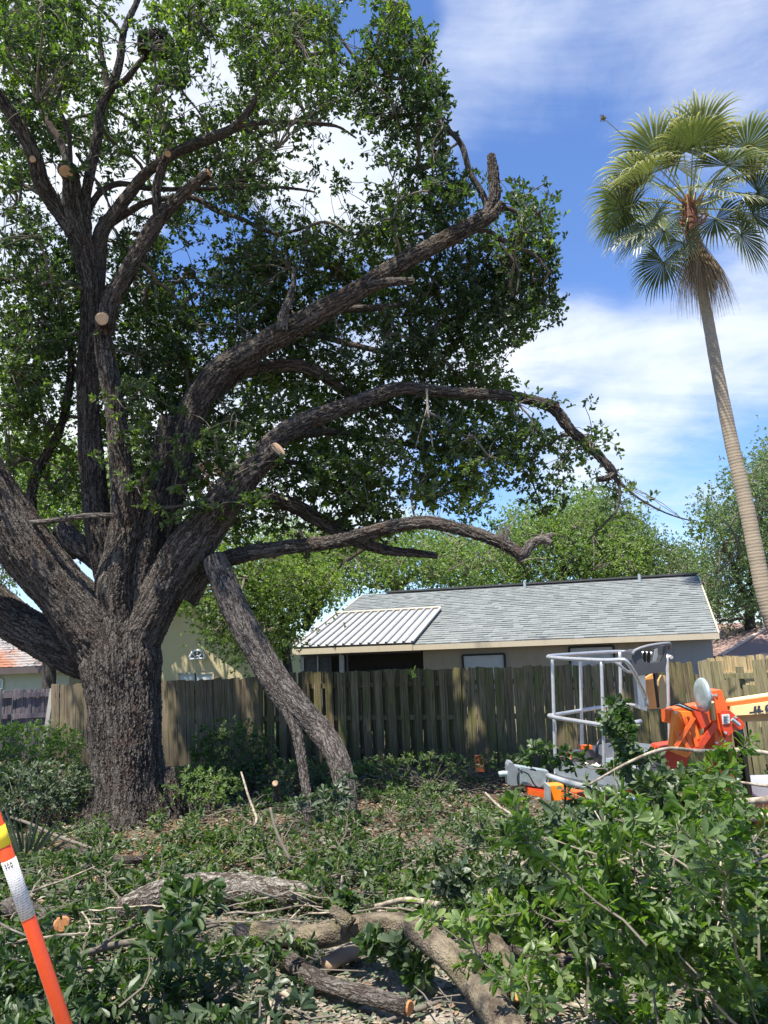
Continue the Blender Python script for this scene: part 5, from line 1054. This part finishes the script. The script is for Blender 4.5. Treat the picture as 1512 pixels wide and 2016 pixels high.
# ------------------------------------------------------------------ cut branches, logs and brush on the ground
def gy(px, py, dz=0.): return float(G(px, py, dz)[1])
def thing(o, label, cat, group=None): return tag(o, label, cat, group)
def lg(name, label, cat, spec, mat, **k):
    sp2 = []
    for x, y, w, q in spec:
        if q < 2:   # q = height of the underside over the ground
            Y = 4.5
            for _ in range(4): Y = gy(x, y, w/2*Y*1.05/F+q)
        else: Y = q
        sp2.append((x, y, w, Y))
    spec = sp2; o = limb(spec, name, None, mat, **k); return thing(o, label, cat)
b = lg('bent_log', 'thick bent mossy log arching across the sandy ground to the bottom edge', 'log',
       [(500, 1833, 44, 0.1), (560, 1842, 48, 0.1), (640, 1842, 52, 0.12), (700, 1822, 56, 0.17), (760, 1818, 62, 0.2), (815, 1828, 66, 0.2), (870, 1870, 68, 0.14), (915, 1912, 78, 0.07), (955, 1960, 84, 0.02), (1005, 2030, 84, 0.0), (1060, 2110, 84, 0.0)], MOSSY)
Yq = gy(930, 1915, .2); limb([(925, 1920, 56, Yq), (940, 1880, 46, Yq+.02), (948, 1846, 36, Yq+.04)], 'stub', b, MOSSY)
Yq = gy(700, 1820, .3); limb([(690, 1822, 40, Yq), (668, 1800, 30, Yq+.03), (655, 1790, 24, Yq+.05)], 'stub', b, MOSSY)
lg('pale_log', 'pale bark log with an orange sawn end beside the bent log', 'log', [(925, 1805, 26, 0.14), (950, 1828, 36, 0.1), (975, 1862, 44, 0.05), (995, 1900, 46, 0.02), (1013, 1948, 42, 0.0)], MOSSY, cut=1, cutn=(.05, -1, .5), cutmat=CUT_O)
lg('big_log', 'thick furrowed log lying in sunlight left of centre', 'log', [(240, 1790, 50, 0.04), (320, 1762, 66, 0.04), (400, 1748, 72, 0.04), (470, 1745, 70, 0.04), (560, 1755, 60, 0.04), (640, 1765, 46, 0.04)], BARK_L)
lg('dark_log', 'dark log lying in the shade under the bent log', 'log', [(470, 1830, 34, 0.02), (560, 1885, 38, 0.02), (640, 1935, 42, 0.02), (720, 1960, 44, 0.02), (805, 1985, 40, 0.02)], BARK_S, cut=1, cutmat=CUT_O)
lg('smooth_log', 'smooth tan peeled log behind the bent log', 'log', [(640, 1900, 34, 0.0), (690, 1875, 40, 0.01), (745, 1848, 36, 0.02), (800, 1820, 30, 0.03)], plain('peeled_wood', (.33, .23, .15), .6, var=.15, sc=6), wob=0)
lg('short_log', 'short log with a round orange cut end beside the orange pole', 'log', [(20, 1785, 44, 0.03), (70, 1800, 46, 0.05), (112, 1813, 44, 0.08)], BARK_S, cut=1, cutn=(.6, -1, .2), cutmat=CUT_O)
lg('curved_branch', 'dark curved branch in front of the oak trunk', 'branch', [(130, 1668, 10, 0.12), (190, 1682, 16, 0.1), (250, 1692, 20, 0.08), (320, 1688, 16, 0.05)], BARK_S)
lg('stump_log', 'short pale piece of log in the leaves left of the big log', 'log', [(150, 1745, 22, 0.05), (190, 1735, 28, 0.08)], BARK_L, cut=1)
s_ = lg('small_stump', 'small upright stump with a pinkish cut top between oak and leaning limb', 'stump', [(545, 1575, 18, 9.4), (545, 1560, 17, 9.35), (544, 1549, 17, 9.3)], BARK_S, cut=1, cutn=(0, -1, .4), wob=0)
for (lab, sp, mt) in (
    ('long bare stick crossing the leaves from the lower left up to the centre', [(130, 1890, 14, 0.14), (220, 1862, 17, 0.14), (300, 1850, 15, 0.14), (370, 1835, 12, 0.14), (430, 1820, 7, 0.14)], TWIG),
    ('bare arching stick above the lower left stick', [(190, 1868, 8, 0.2), (240, 1835, 8, 0.2), (300, 1812, 8, 0.2), (352, 1832, 6, 0.2)], TWIG),
    ('pale forked stick on the sand right of the lower left leaves', [(470, 1868, 15, 0.05), (510, 1895, 15, 0.05), (540, 1940, 14, 0.05), (590, 1976, 9, 0.05)], PTWIG),
    ('pale stick end dropping to the bottom edge on the sand', [(545, 1942, 11, 0.03), (532, 1980, 10, 0.03), (527, 2030, 9, 0.03)], PTWIG),
    ('grey stick lying on the sand at the bottom edge', [(330, 2000, 12, 0.02), (420, 1978, 20, 0.02), (480, 1930, 10, 0.02)], TWIG),
    ('pale sunlit branch running right from behind the bent log', [(740, 1785, 12, 0.14), (800, 1772, 14, 0.14), (870, 1782, 15, 0.14), (955, 1787, 15, 0.14)], PTWIG),
    ('brown branch rising from the pale branch into the right brush', [(930, 1780, 13, 0.22), (985, 1740, 12, 0.22), (1030, 1700, 9, 0.22), (1080, 1640, 6, 0.22)], PTWIG),
    ('straight brown branch running right out of the pale branch', [(955, 1800, 11, 0.15), (1060, 1785, 12, 0.15), (1120, 1765, 10, 0.15), (1170, 1745, 7, 0.15)], TWIG),
    ('long bare branch across the front of the orange mast', [(1700, 1520, 12, 4.9), (1600, 1500, 12, 4.9), (1512, 1483, 11, 4.9), (1460, 1476, 11, 4.9), (1380, 1478, 9, 4.9), (1310, 1474, 8, 4.8), (1240, 1500, 7, 4.7), (1160, 1545, 5, 4.6)], PTWIG),
    ('upper of the two thick pale branches at the right edge', [(1700, 1560, 20, 4.2), (1580, 1566, 19, 4.2), (1512, 1574, 17, 4.2), (1430, 1578, 13, 4.2), (1370, 1560, 7, 4.1)], PTWIG),
    ('lower of the two thick pale branches at the right edge', [(1700, 1610, 26, 4.0), (1580, 1607, 24, 4.0), (1512, 1606, 20, 4.0), (1450, 1612, 15, 4.0), (1420, 1600, 9, 4.0)], PTWIG),
    ('bare arching twig at the right edge under the boom', [(1640, 1560, 8, 4.6), (1512, 1548, 7, 4.6), (1450, 1540, 6, 4.6), (1400, 1545, 5, 4.6)], PTWIG),
    ('grey branch on the ground at the lower right of the pale log', [(1000, 1865, 22, 0.04), (1060, 1885, 24, 0.04), (1130, 1895, 24, 0.04), (1250, 1900, 24, 0.04), (1330, 1925, 22, 0.04), (1380, 1960, 16, 0.04)], BARK_S),
    ('short grey stick behind the pale log with the orange end', [(1010, 1815, 16, 0.08), (1040, 1835, 15, 0.08), (1085, 1870, 15, 0.08)], PTWIG),
    ('thin dark stick in front of the leaning limb foot', [(630, 1655, 8, 0.08), (690, 1660, 8, 0.08), (740, 1650, 6, 0.08)], TWIG),
    ('pale standing twig between the trunk and leaning limb', [(475, 1520, 5, 8.2), (490, 1570, 6, 8.0), (505, 1612, 7, 7.8), (500, 1625, 6, 7.7)], PTWIG),
    ('dark standing twig left of the leaning limb foot', [(532, 1590, 6, 7.2), (545, 1640, 8, 7.1), (572, 1695, 8, 7.0)], TWIG),
    ('long thin twig sweeping from the left edge to the oak foot', [(-40, 1590, 6, 0.15), (40, 1615, 7, 0.15), (110, 1645, 8, 0.15), (185, 1672, 9, 0.15)], TWIG),
    ('pale forked twig on the brush left of the lift tongue', [(955, 1560, 4, 7.2), (985, 1590, 6, 7.1), (1030, 1615, 8, 7.0), (1050, 1628, 8, 6.9)], PTWIG),
    ('short branch on the sand at the bottom under the pale log', [(760, 2010, 8, 0.02), (830, 1985, 12, 0.02), (870, 1970, 8, 0.02)], TWIG),
    ('brown stick along the bottom right of the sand', [(980, 1900, 10, 0.03), (1060, 1950, 12, 0.03), (1160, 1985, 14, 0.03), (1260, 1975, 10, 0.03)], PTWIG),
    ('thin twig rising through the bright right-hand leaves', [(1370, 1830, 9, 3.0), (1362, 1740, 7, 3.0), (1372, 1650, 5, 3.0)], PTWIG),
    ('thin twig slanting through the leaves at the right edge', [(1300, 1830, 7, 2.9), (1400, 1740, 8, 2.9), (1500, 1690, 8, 2.9), (1580, 1650, 8, 2.9)], TWIG)):
    lg('fallen_branch', lab, 'branch', sp, mt)

def template(seed, L=1.3, nshoot=9, leafL=.085, bare=.25):
    """leafy branch in local space along +X; returns stems [(pts, radii)], shoot tips and directions"""
    rd = np.random.default_rng(seed); n = 7; x = np.linspace(0, L, n); y = np.cumsum(rd.normal(0, .05, n)); z = .10*np.sin(x/L*pi)+np.cumsum(rd.normal(0, .02, n)); main = np.stack([x, y-y[0], z], 1)
    st = [(main, np.linspace(.011, .003, n))]; tips = [main[-1]]; dirs = [main[-1]-main[-2]]
    for k in range(nshoot):
        t = bare+(1-bare)*k/nshoot; i = t*(n-1); a = main[int(i)]*(1-i % 1)+main[min(n-1, int(i)+1)]*(i % 1); s = -1 if k % 2 else 1
        d = norm(np.array([.8, s*rd.uniform(.4, 1.1), rd.uniform(-.15, .8)])); l = rd.uniform(.16, .42)*(1.15-t*.5); m1 = a+d*l*.5+rd.normal(0, .02, 3); e = a+d*l+np.array([0, 0, -.03])+rd.normal(0, .02, 3)
        st.append((np.array([a, m1, e]), np.array([.0055, .004, .002]))); tips += [e, m1]; dirs += [e-m1, m1-a+[0, 0, .1]]
        for q in range(2):
            d2 = norm(d+rd.normal(0, .6, 3)); l2 = rd.uniform(.07, .18); e2 = m1+d2*l2; st.append((np.array([m1, (m1+e2)/2+rd.normal(0, .01, 3), e2]), np.array([.003, .0025, .0015]))); tips.append(e2); dirs.append(d2)
    return st, np.array(tips), np.array(dirs)
TEMPL = [template(100+i, L=random.uniform(.9, 1.6), nshoot=random.randint(7, 11)) for i in range(9)]
def rotm(az, pitch, roll):
    return np.array(Matrix.Rotation(az, 3, 'Z') @ Matrix.Rotation(-pitch, 3, 'Y') @ Matrix.Rotation(roll, 3, 'X'))
def place(items, name, label, cat, lmat, near, k=6, L=.085, ratio=.42, tm=TWIG, kind='stuff', sep=False, parent=None, flat=1.):
    """items: (position, azimuth, pitch, scale). One mesh of leaves with one child mesh of stems"""
    mb = MB(); Tp = []; Dr = []
    for p, az, pi_, sc in items:
        st, t, d = TEMPL[random.randrange(len(TEMPL))]; Rm = np.diag([1, 1, flat])@rotm(az, pi_, random.uniform(0, 6.28)*.3)*sc
        for s, r in st: mb.tube(s@Rm.T+p, r*sc*1.1, 4, False)
        Tp.append(t@Rm.T+p); Dr.append(d@Rm.T)
    T_ = np.vstack(Tp); D_ = np.vstack(Dr)
    z = zg(T_[:, 0], T_[:, 1])+.02; T_[:, 2] = np.maximum(T_[:, 2], z)
    r = rosettes(T_, D_, k, L, ratio, spread=1.15, droop=.22, back=.06)
    if sep:
        e = empty(name, items[0][0], label, cat); o = leaf_obj('leaves', [r], lmat, e, near, tint=TINT); mb.build('stem', tm, e)
        o['kind'] = 'stuff'; return e
    o = leaf_obj(name, [r], lmat, None, near, tint=TINT); tag(o, label, cat); s = mb.build('stems', tm, o, kind='stuff'); return o
TINT = lambda p: .45+.35*softnoise(p, 1.6)
CLEAR = [(750, 1940, 270, 105), (930, 1690, 140, 62), (330, 1660, 150, 34), (420, 2000, 110, 60), (760, 2010, 330, 70), (1050, 2000, 120, 40), (150, 1985, 90, 50), (735, 1875, 100, 30)]
def clear(p, pad=1.):
    x, y = proj(p); x, y = x[0], y[0]
    return any(((x-a)/(c*pad))**2+((y-b_)/(d*pad))**2 < 1 for a, b_, c, d in CLEAR)
def scatter(n, xr, yr, zr, sc=(.7, 1.1), test=None, pitch=(-.1, .5), az=None):
    out = []
    while len(out) < n:
        x, y = random.uniform(*xr), random.uniform(*yr); p = np.array([x, y, 0]); p[2] = float(zg(x, y))+random.uniform(*zr)
        qx, qy = proj(p); 
        if not (-250 < qx[0] < 1800): continue
        if clear(p) or (test and not test(p, qx[0], qy[0])): continue
        out.append((p, random.uniform(0, 6.28) if az is None else random.gauss(*az), random.uniform(*pitch), random.uniform(*sc)))
    return out
def keep(p, x, y):   # keep logs, trunk foot and lift in view
    if 150 < x < 330 and 1560 < y < 1640: return False
    return True
LOGPX = [(440, 1748, 130, 30), (640, 1838, 190, 28), (860, 1870, 90, 60), (960, 1960, 60, 70), (1010, 1940, 30, 40), (265, 1692, 80, 14), (115, 1812, 30, 20)]
def offlog(p, x, y, pad=1.25): return keep(p, x, y) and not any(((x-a)/(c*pad))**2+((y-b_)/(d*pad))**2 < 1 for a, b_, c, d in LOGPX)
def far_low(p, x, y): return keep(p, x, y) and not (900 < x < 1120 and y < 1590)
place(scatter(150, (-9, 6.5), (8.8, 13.8), (.0, .1), (.6, 1.0), far_low, (-.1, .1)), 'brush_by_the_fence', 'low cut leafy brush spread along the foot of the fences', 'brush', LEAF_N, False, 6, .078, flat=.6)
place(scatter(155, (-6, 4.8), (6.0, 8.9), (.0, .12), (.6, .95), lambda p, x, y: offlog(p, x, y) and not (900 < x < 1150 and y < 1580), (-.1, .3)), 'middle_brush', 'green cut leafy brush covering the yard between the oak and the sand', 'brush', LEAF_N, False, 6, .074, flat=.6)
place(scatter(76, (-4.5, 3.5), (4.4, 6.2), (.0, .08), (.42, .72), offlog, (-.1, .35)), 'front_brush', 'dark green cut brush lying round the logs in the foreground', 'brush', LEAF_N, True, 6, .070, flat=.6)
place(scatter(50, (-3.4, -.6), (2.9, 4.7), (.0, .08), (.35, .6), lambda p, x, y: offlog(p, x, y) and x < 330), 'left_front_brush', 'dark glossy leafy brush in the lower left corner round the orange pole', 'brush', LEAF_N, True, 6, .062, flat=.75)
# the heap at the lower right
def heap(n, xr, yr, top, sc, pitch, zmin=.0):
    out = []
    while len(out) < n:
        Y = random.uniform(*yr); x = random.uniform(*xr); tp = top(x); y = random.uniform(tp, 2150); p = P(x, y, Y)
        if p[2] < zg(p[0], p[1])+zmin or (x < 1200 and 1770 < y < 2016): continue
        out.append((p, pi+random.gauss(0, .9), random.uniform(*pitch), random.uniform(*sc)))
    return out
place(heap(27, (1180, 1430), (5.2, 6.0), lambda x: np.interp(x, [1150, 1200, 1260, 1330, 1430], [1600, 1490, 1425, 1460, 1560]), (.28, .4), (-.1, .9)), 'heap_back_brush', 'dark leafy branch tops of the heap rising in front of the lift basket', 'brush', LEAF_N, True, 6, .075)
place(heap(56, (1020, 1850), (4.3, 5.4), lambda x: np.interp(x, [1020, 1180, 1400, 1700], [1780, 1640, 1660, 1680]), (.38, .62), (-.2, .5)), 'heap_middle_brush', 'tangled leafy cut branches in the middle of the right-hand heap', 'brush', LEAF_N, True, 7, .062, tm=PTWIG)
place(heap(46, (1120, 1900), (2.6, 3.5), lambda x: np.interp(x, [1100, 1200, 1300, 1400, 1700], [1950, 1860, 1760, 1700, 1740]), (.28, .48), (.0, 1.1)), 'heap_front_brush', 'bright green leafy shoots at the front of the right-hand heap', 'brush', leaf_mat('fresh_leaves', [(0, (.040, .09, .014)), (.5, (.10, .18, .022)), (1, (.24, .31, .045))], .42, .42), True, 8, .056, .38)
def heap_twigs():
    mb = MB()
    for i in range(85):
        x = random.uniform(1080, 1600); Y = random.uniform(2.9, 5.3); y = np.interp(x, [1080, 1180, 1300, 1600], [1790, 1660, 1640, 1650])+random.uniform(-20, 330); p = P(x, y, Y)
        if p[2] < zg(p[0], p[1]) or (x < 1200 and 1770 < y < 2016): continue
        a = pi+random.gauss(0, .9); l = random.uniform(.25, .75); d = np.array([cos(a), sin(a)*.6, random.gauss(.15, .45)])*l; e = rng.normal(size=(4, 3))*.035; r = random.uniform(.0025, .0065)
        cp, cr = catmull([p-d*.5+e[0], p-d*.17+e[1], p+d*.17+e[2], p+d*.5+e[3]], [r, r*.9, r*.7, r*.3], .06); mb.tube(cp+rng.normal(size=cp.shape)*.003, cr, 5, False)
        q = p+d*.1; d2 = norm(d+rng.normal(size=3)*.3)*l*.3; mb.tube([q, q+d2*.5+e[1]*.4, q+d2], [r*.7, r*.5, r*.25], 4, False)
    tag(mb.build('heap_twigs', PTWIG, None, kind='stuff'), 'pale bare twigs sticking through the right-hand leaf heap', 'twigs')
heap_twigs()
# single leafy branches one can pick out
for (lab, x, y, Y, az, pt_, sc, mt) in (
    ('leafy branch with whorled leaves standing up in front of the big log', 330, 1800, 5.0, 1.7, .6, .16, LEAF_N),
    ('leafy sprig with broad leaves draped over the bent log', 668, 1800, 4.55, -.4, .9, .10, LEAF_N),
    ('pale-leaved sprig in sunlight on the pale branch', 850, 1790, 4.8, .2, .6, .25, LEAF_G),
    ('bright green leafy shoot at the bottom left of the sand', 235, 1985, 3.5, 1.0, .6, .5, LEAF_N),
    ('small leafy sprig on the sand left of the pale log', 880, 1965, 3.9, 2.6, .4, .42, LEAF_N),
    ('leafy sprig at the bottom edge right of the bent log', 1150, 2000, 3.1, 1.4, .8, .42, LEAF_N),
    ('leafy twig lying on the sand at the bottom centre', 660, 2000, 3.7, 2.9, .15, .45, LEAF_G),
    ('leafy branch leaning on the leaning limb foot', 560, 1650, 6.9, .3, .5, .6, LEAF_G),
    ('lone leafy shoot reaching up before the basket rails', 1215, 1475, 5.6, 1.4, 1.2, .3, LEAF_N)):
    place([(P(x, y, Y), az, pt_, sc)], 'leafy_branch', lab, 'branch', mt, True, 7, .08, sep=True)
# leaves strewn on the ground
def litter(n, yr, name, label, mat, L, ratio, near, sand=1., z=(.004, .03)):
    Y = rng.uniform(yr[0], yr[1], n*3)**1.; X = rng.uniform(-.62, .62, n*3)*Y*1.0; p = np.stack([X, Y, zg(X, Y)+rng.uniform(z[0], z[1], n*3)], 1)
    dn = softnoise(p*[1, 1, 0], 2.2); p = p[(dn+rng.normal(0, .5, len(p))) > -.25][:n]; m_ = len(p)
    a = rng.uniform(0, 2*pi, m_); d = norm(np.stack([np.cos(a), np.sin(a), rng.normal(0, .18, m_)], 1)); nn = norm(np.array([0, 0, 1.])+rng.normal(size=(m_, 3))*.33)
    ll = L*rng.uniform(.5, 1.2, m_); o = leaf_obj(name, [(p, d, nn, ll, ll*ratio)], mat, None, near, tint=lambda q: np.full(len(q), .5)+rng.normal(0, .2, len(q))); return tag(o, label, 'leaves')
litter(15000, (2.6, 7.5), 'green_leaf_litter', 'green leaves strewn over the foreground sand', LEAF_G, .062, .42, True)
litter(20000, (6.5, 15), 'far_leaf_litter', 'green leaves strewn over the ground near the fence', LEAF_G, .085, .5, False, z=(.01, .10))
litter(9000, (2.6, 8.), 'brown_leaf_litter', 'dry brown leaves and chips strewn over the foreground', LITTER, .045, .5, True)
litter(14000, (6.5, 13), 'dry_leaf_litter', 'dry reddish brown leaves round the oak foot', LITTER, .07, .5, False, z=(.01, .05))
def twig_litter():
    mb = MB()
    for i in range(1300):
        Y = random.uniform(2.8, 13); X = random.uniform(-.58, .62)*Y; z = float(zg(X, Y))+random.uniform(.005, .12); a = random.uniform(0, 6.28); l = random.uniform(.08, .45); d = np.array([cos(a), sin(a), random.gauss(0, .2)])*l
        p = np.array([X, Y, z]); mb.tube([p-d*.5, p+[random.gauss(0, .03), random.gauss(0, .03), .01], p+d*.5], [.004, .004, .002], 4, False)
    tag(mb.build('twig_litter', TWIG, None, kind='stuff'), 'thin bare twigs scattered over the whole yard', 'twigs')
    mb = MB()
    for i in range(60):
        Y = random.uniform(4.0, 6.4); X = random.uniform(-3., 2.4); z = float(zg(X, Y)); a = random.uniform(0, 6.28); l = random.uniform(.4, 1.0); d = np.array([cos(a), sin(a), random.gauss(0, .15)])*l; p = np.array([X, Y, z+random.uniform(.05, .3)])
        if clear(p): continue
        r = random.uniform(.004, .011); cp, cr = catmull([p-d*.5, p-d*.2+rng.normal(size=3)*.03, p+d*.2+rng.normal(size=3)*.03, p+d*.5+rng.normal(size=3)*.03], [r, r, r*.8, r*.4], .07); mb.tube(cp+rng.normal(size=cp.shape)*.004, cr, 5, False)
    tag(mb.build('stick_litter', PTWIG, None, kind='stuff'), 'bare sticks tangled in the foreground brush', 'sticks')
twig_litter()
# weeds and shrubs
def shrub(name, label, c, R3, n, mat, L, ratio=.5, k=6, near=False, cat='plant'):
    r = empty(name, [c[0], c[1], float(zg(c[0], c[1]))], label, cat); o = norm(rng.normal(size=(n, 3)))*rng.uniform(.3, 1, (n, 1))**.6; t = np.asarray(c)+o*R3; t[:, 2] = np.maximum(t[:, 2], zg(t[:, 0], t[:, 1])+.03)
    leaf_obj('leaves', [rosettes(t, o+[0, 0, .4], k, L, ratio)], mat, r, near, tint=lambda p: .5+.35*softnoise(p, 3)); mb = MB(); g = np.array([c[0], c[1], float(zg(c[0], c[1]))-.02])
    for i in range(0, n, max(1, n//40)): mb.tube([g+[random.gauss(0, R3[0]*.3), random.gauss(0, R3[1]*.3), 0], (g+t[i])/2+rng.normal(size=3)*.06, t[i]], [.008, .006, .003], 4, False)
    mb.build('stems', TWIG, r, kind='stuff'); return r
shrub('bramble', 'dark leafy bramble climbing the fence right of the oak trunk', P(455, 1478, 12.6), (.75, .35, .55), 420, LEAF_N, .075)
shrub('weed_patch', 'sunlit pale yellow-green weeds right of the oak foot', P(385, 1545, 11.), (.7, .6, .28), 420, LEAF_W, .06, .4)
shrub('weed_patch', 'green weeds at the foot of the fence behind the leaning limb', P(560, 1520, 12.3), (1.3, .4, .22), 380, LEAF_N, .07, .4)
shrub('bush', 'sunlit yellow-green bush in front of the purplish grey fence', P(35, 1475, 13.0), (1.2, .6, .5), 900, LEAF_W, .075, .45, cat='bush')
shrub('bush', 'dark green bush left of the oak foot', P(50, 1550, 10.6), (1.3, .6, .36), 700, LEAF_G, .085, .4, cat='bush')
shrub('weed_patch', 'low weeds at the fence foot between the brush and the lift tongue', P(840, 1505, 11.8), (1.6, .3, .18), 300, LEAF_N, .07, .4)
def spikes():
    c = P(55, 1590, 8.6); c[2] = float(zg(c[0], c[1])); n = 46; a = rng.uniform(-.3, pi+.3, n); el = rng.uniform(.25, 1.25, n); d = np.stack([np.cos(a)*np.cos(el), -.4*np.sin(a)*np.cos(el), np.sin(el)], 1); ll = rng.uniform(.5, .95, n)
    e = empty('spiky_plant', c, 'clump of long narrow spiky blades at the left edge', 'plant')
    for i in range(n):
        dd = norm(d[i]); s = norm(np.cross(dd, (0, 1., .2)))*.011; m = c+dd*ll[i]*.6; t = c+dd*ll[i]+[0, 0, -.05]
        mk('leaf', np.array([c-s, c+s, m+s, t, m-s]), [np.array([[0, 1, 2, 4]]), np.array([[4, 2, 3]])], LEAF_G, e)
spikes()

# ------------------------------------------------------------------ orange pole in the near left corner
def pole():
    d0 = P(138, 2050, 1.42); d1 = P(-6, 1625, 1.38); ax = norm(d1-d0); top = d0+ax*1.15; k = (d0[2]-(-.01))/(-ax[2]); bot = d0+ax*k; rr = 13.4*tdist(d0)/F
    r = empty('orange_pole', bot, 'glossy orange pole with a white printed label leaning across the lower left corner', 'pole')
    OR = M('orange_fibreglass'); n = OR.noise(OR.pos(), 120, 3, .6); OR.col(OR.mix(OR.rg(n, .3, .8, 0, .3), (.85, .085, .012), (.62, .05, .01))).set(.3, .5)
    def seg(name, a, b, m, dr=0.): return MB().tube([a, (a+b)/2, b], rr+dr, 40).build(name, m, r, smooth=True)
    seg('shaft', bot, top, OR.m)
    def at(py):   # axis point seen at picture row py
        lo, hi = 0., 1.4
        for _ in range(40):
            m_ = (lo+hi)/2; y = proj(d0+ax*m_)[1][0]
            lo, hi = (m_, hi) if y > py else (lo, m_)
        return d0+ax*lo
    a, b = at(1806), at(1692)
    LB = M('worn_white_label'); v = LB.pos(); dp = LB.n('ShaderNodeVectorMath', operation='DOT_PRODUCT'); LB.l(v, dp.inputs[0]); dp.inputs[1].default_value = tuple(ax)
    lines = LB.ma('SINE', LB.ma('MULTIPLY', dp.outputs['Value'], 1500.)); wd = LB.noise(LB.map(v, (320, 320, 20)), 1.5, 3, .6); gr = LB.noise(v, 60, 4, .7)
    c = LB.mix(LB.ma('MULTIPLY', LB.rg(lines, .1, .5), LB.rg(wd, .46, .5, 0, .75)), (.60, .58, .55), (.12, .11, .11)); c = LB.mix(LB.rg(gr, .5, .75, 0, .5), c, (.36, .33, .30)); LB.col(c).set(.5, .4)
    lab = seg('label', a, b, LB.m, .0007)
    seg('yellow_band', at(1666), at(1628), plain('yellow_band', (.85, .62, .03), .35), .0007)
    # digits 000 at the top of the label, wrapped round the pole
    T_, N_, B_ = frames(np.array([a, (a+b)/2, b])); vd = norm(np.array([0, 0, CAMZ])-b); vd = norm(vd-ax*np.dot(vd, ax)); sd_ = np.cross(ax, vd); sd_ = sd_ if sd_[0] > 0 else -sd_
    mb = MB(); c0 = at(1700)
    for i in range(3):
        th0 = -.62+.36*i; V = []; n = 16
        for ro in (1., .5):
            for j in range(n):
                t = 2*pi*j/n; th = th0+.13*ro*cos(t)*(1 if ro == 1 else 1); z = .0048*(ro if ro == 1 else .62)*sin(t); V.append(c0+ax*z+(rr+.0012)*(vd*cos(th)+sd_*sin(th)))
        mb.add(V, [(j, (j+1) % n, n+(j+1) % n, n+j) for j in range(n)])
    mb.build('digits', plain('label_print', (.03, .03, .03), .5), lab)
pole()
sp = MB(); c = P(811, 1328, 13.0)
leaf_obj('yellow_sprig', [rosettes(np.array([c, c+[.03, 0, .05], c-[0, 0, .05]]), np.array([[.3, -.3, 1.]]*3), 4, .13, .22)], plain('yellow_green_leaf', (.45, .55, .08), .5), None); tag(bpy.data.objects['yellow_sprig'], 'small yellow-green sprig caught on the top of the mossy fence', 'sprig'); del bpy.data.objects['yellow_sprig']['kind']
tag(MB().box(P(944, 1503, 11.8), (.13, .05, .24)).build('orange_block', plain('faded_orange', (.50, .13, .04), .7), None), 'small faded orange board standing at the foot of the fence', 'board')
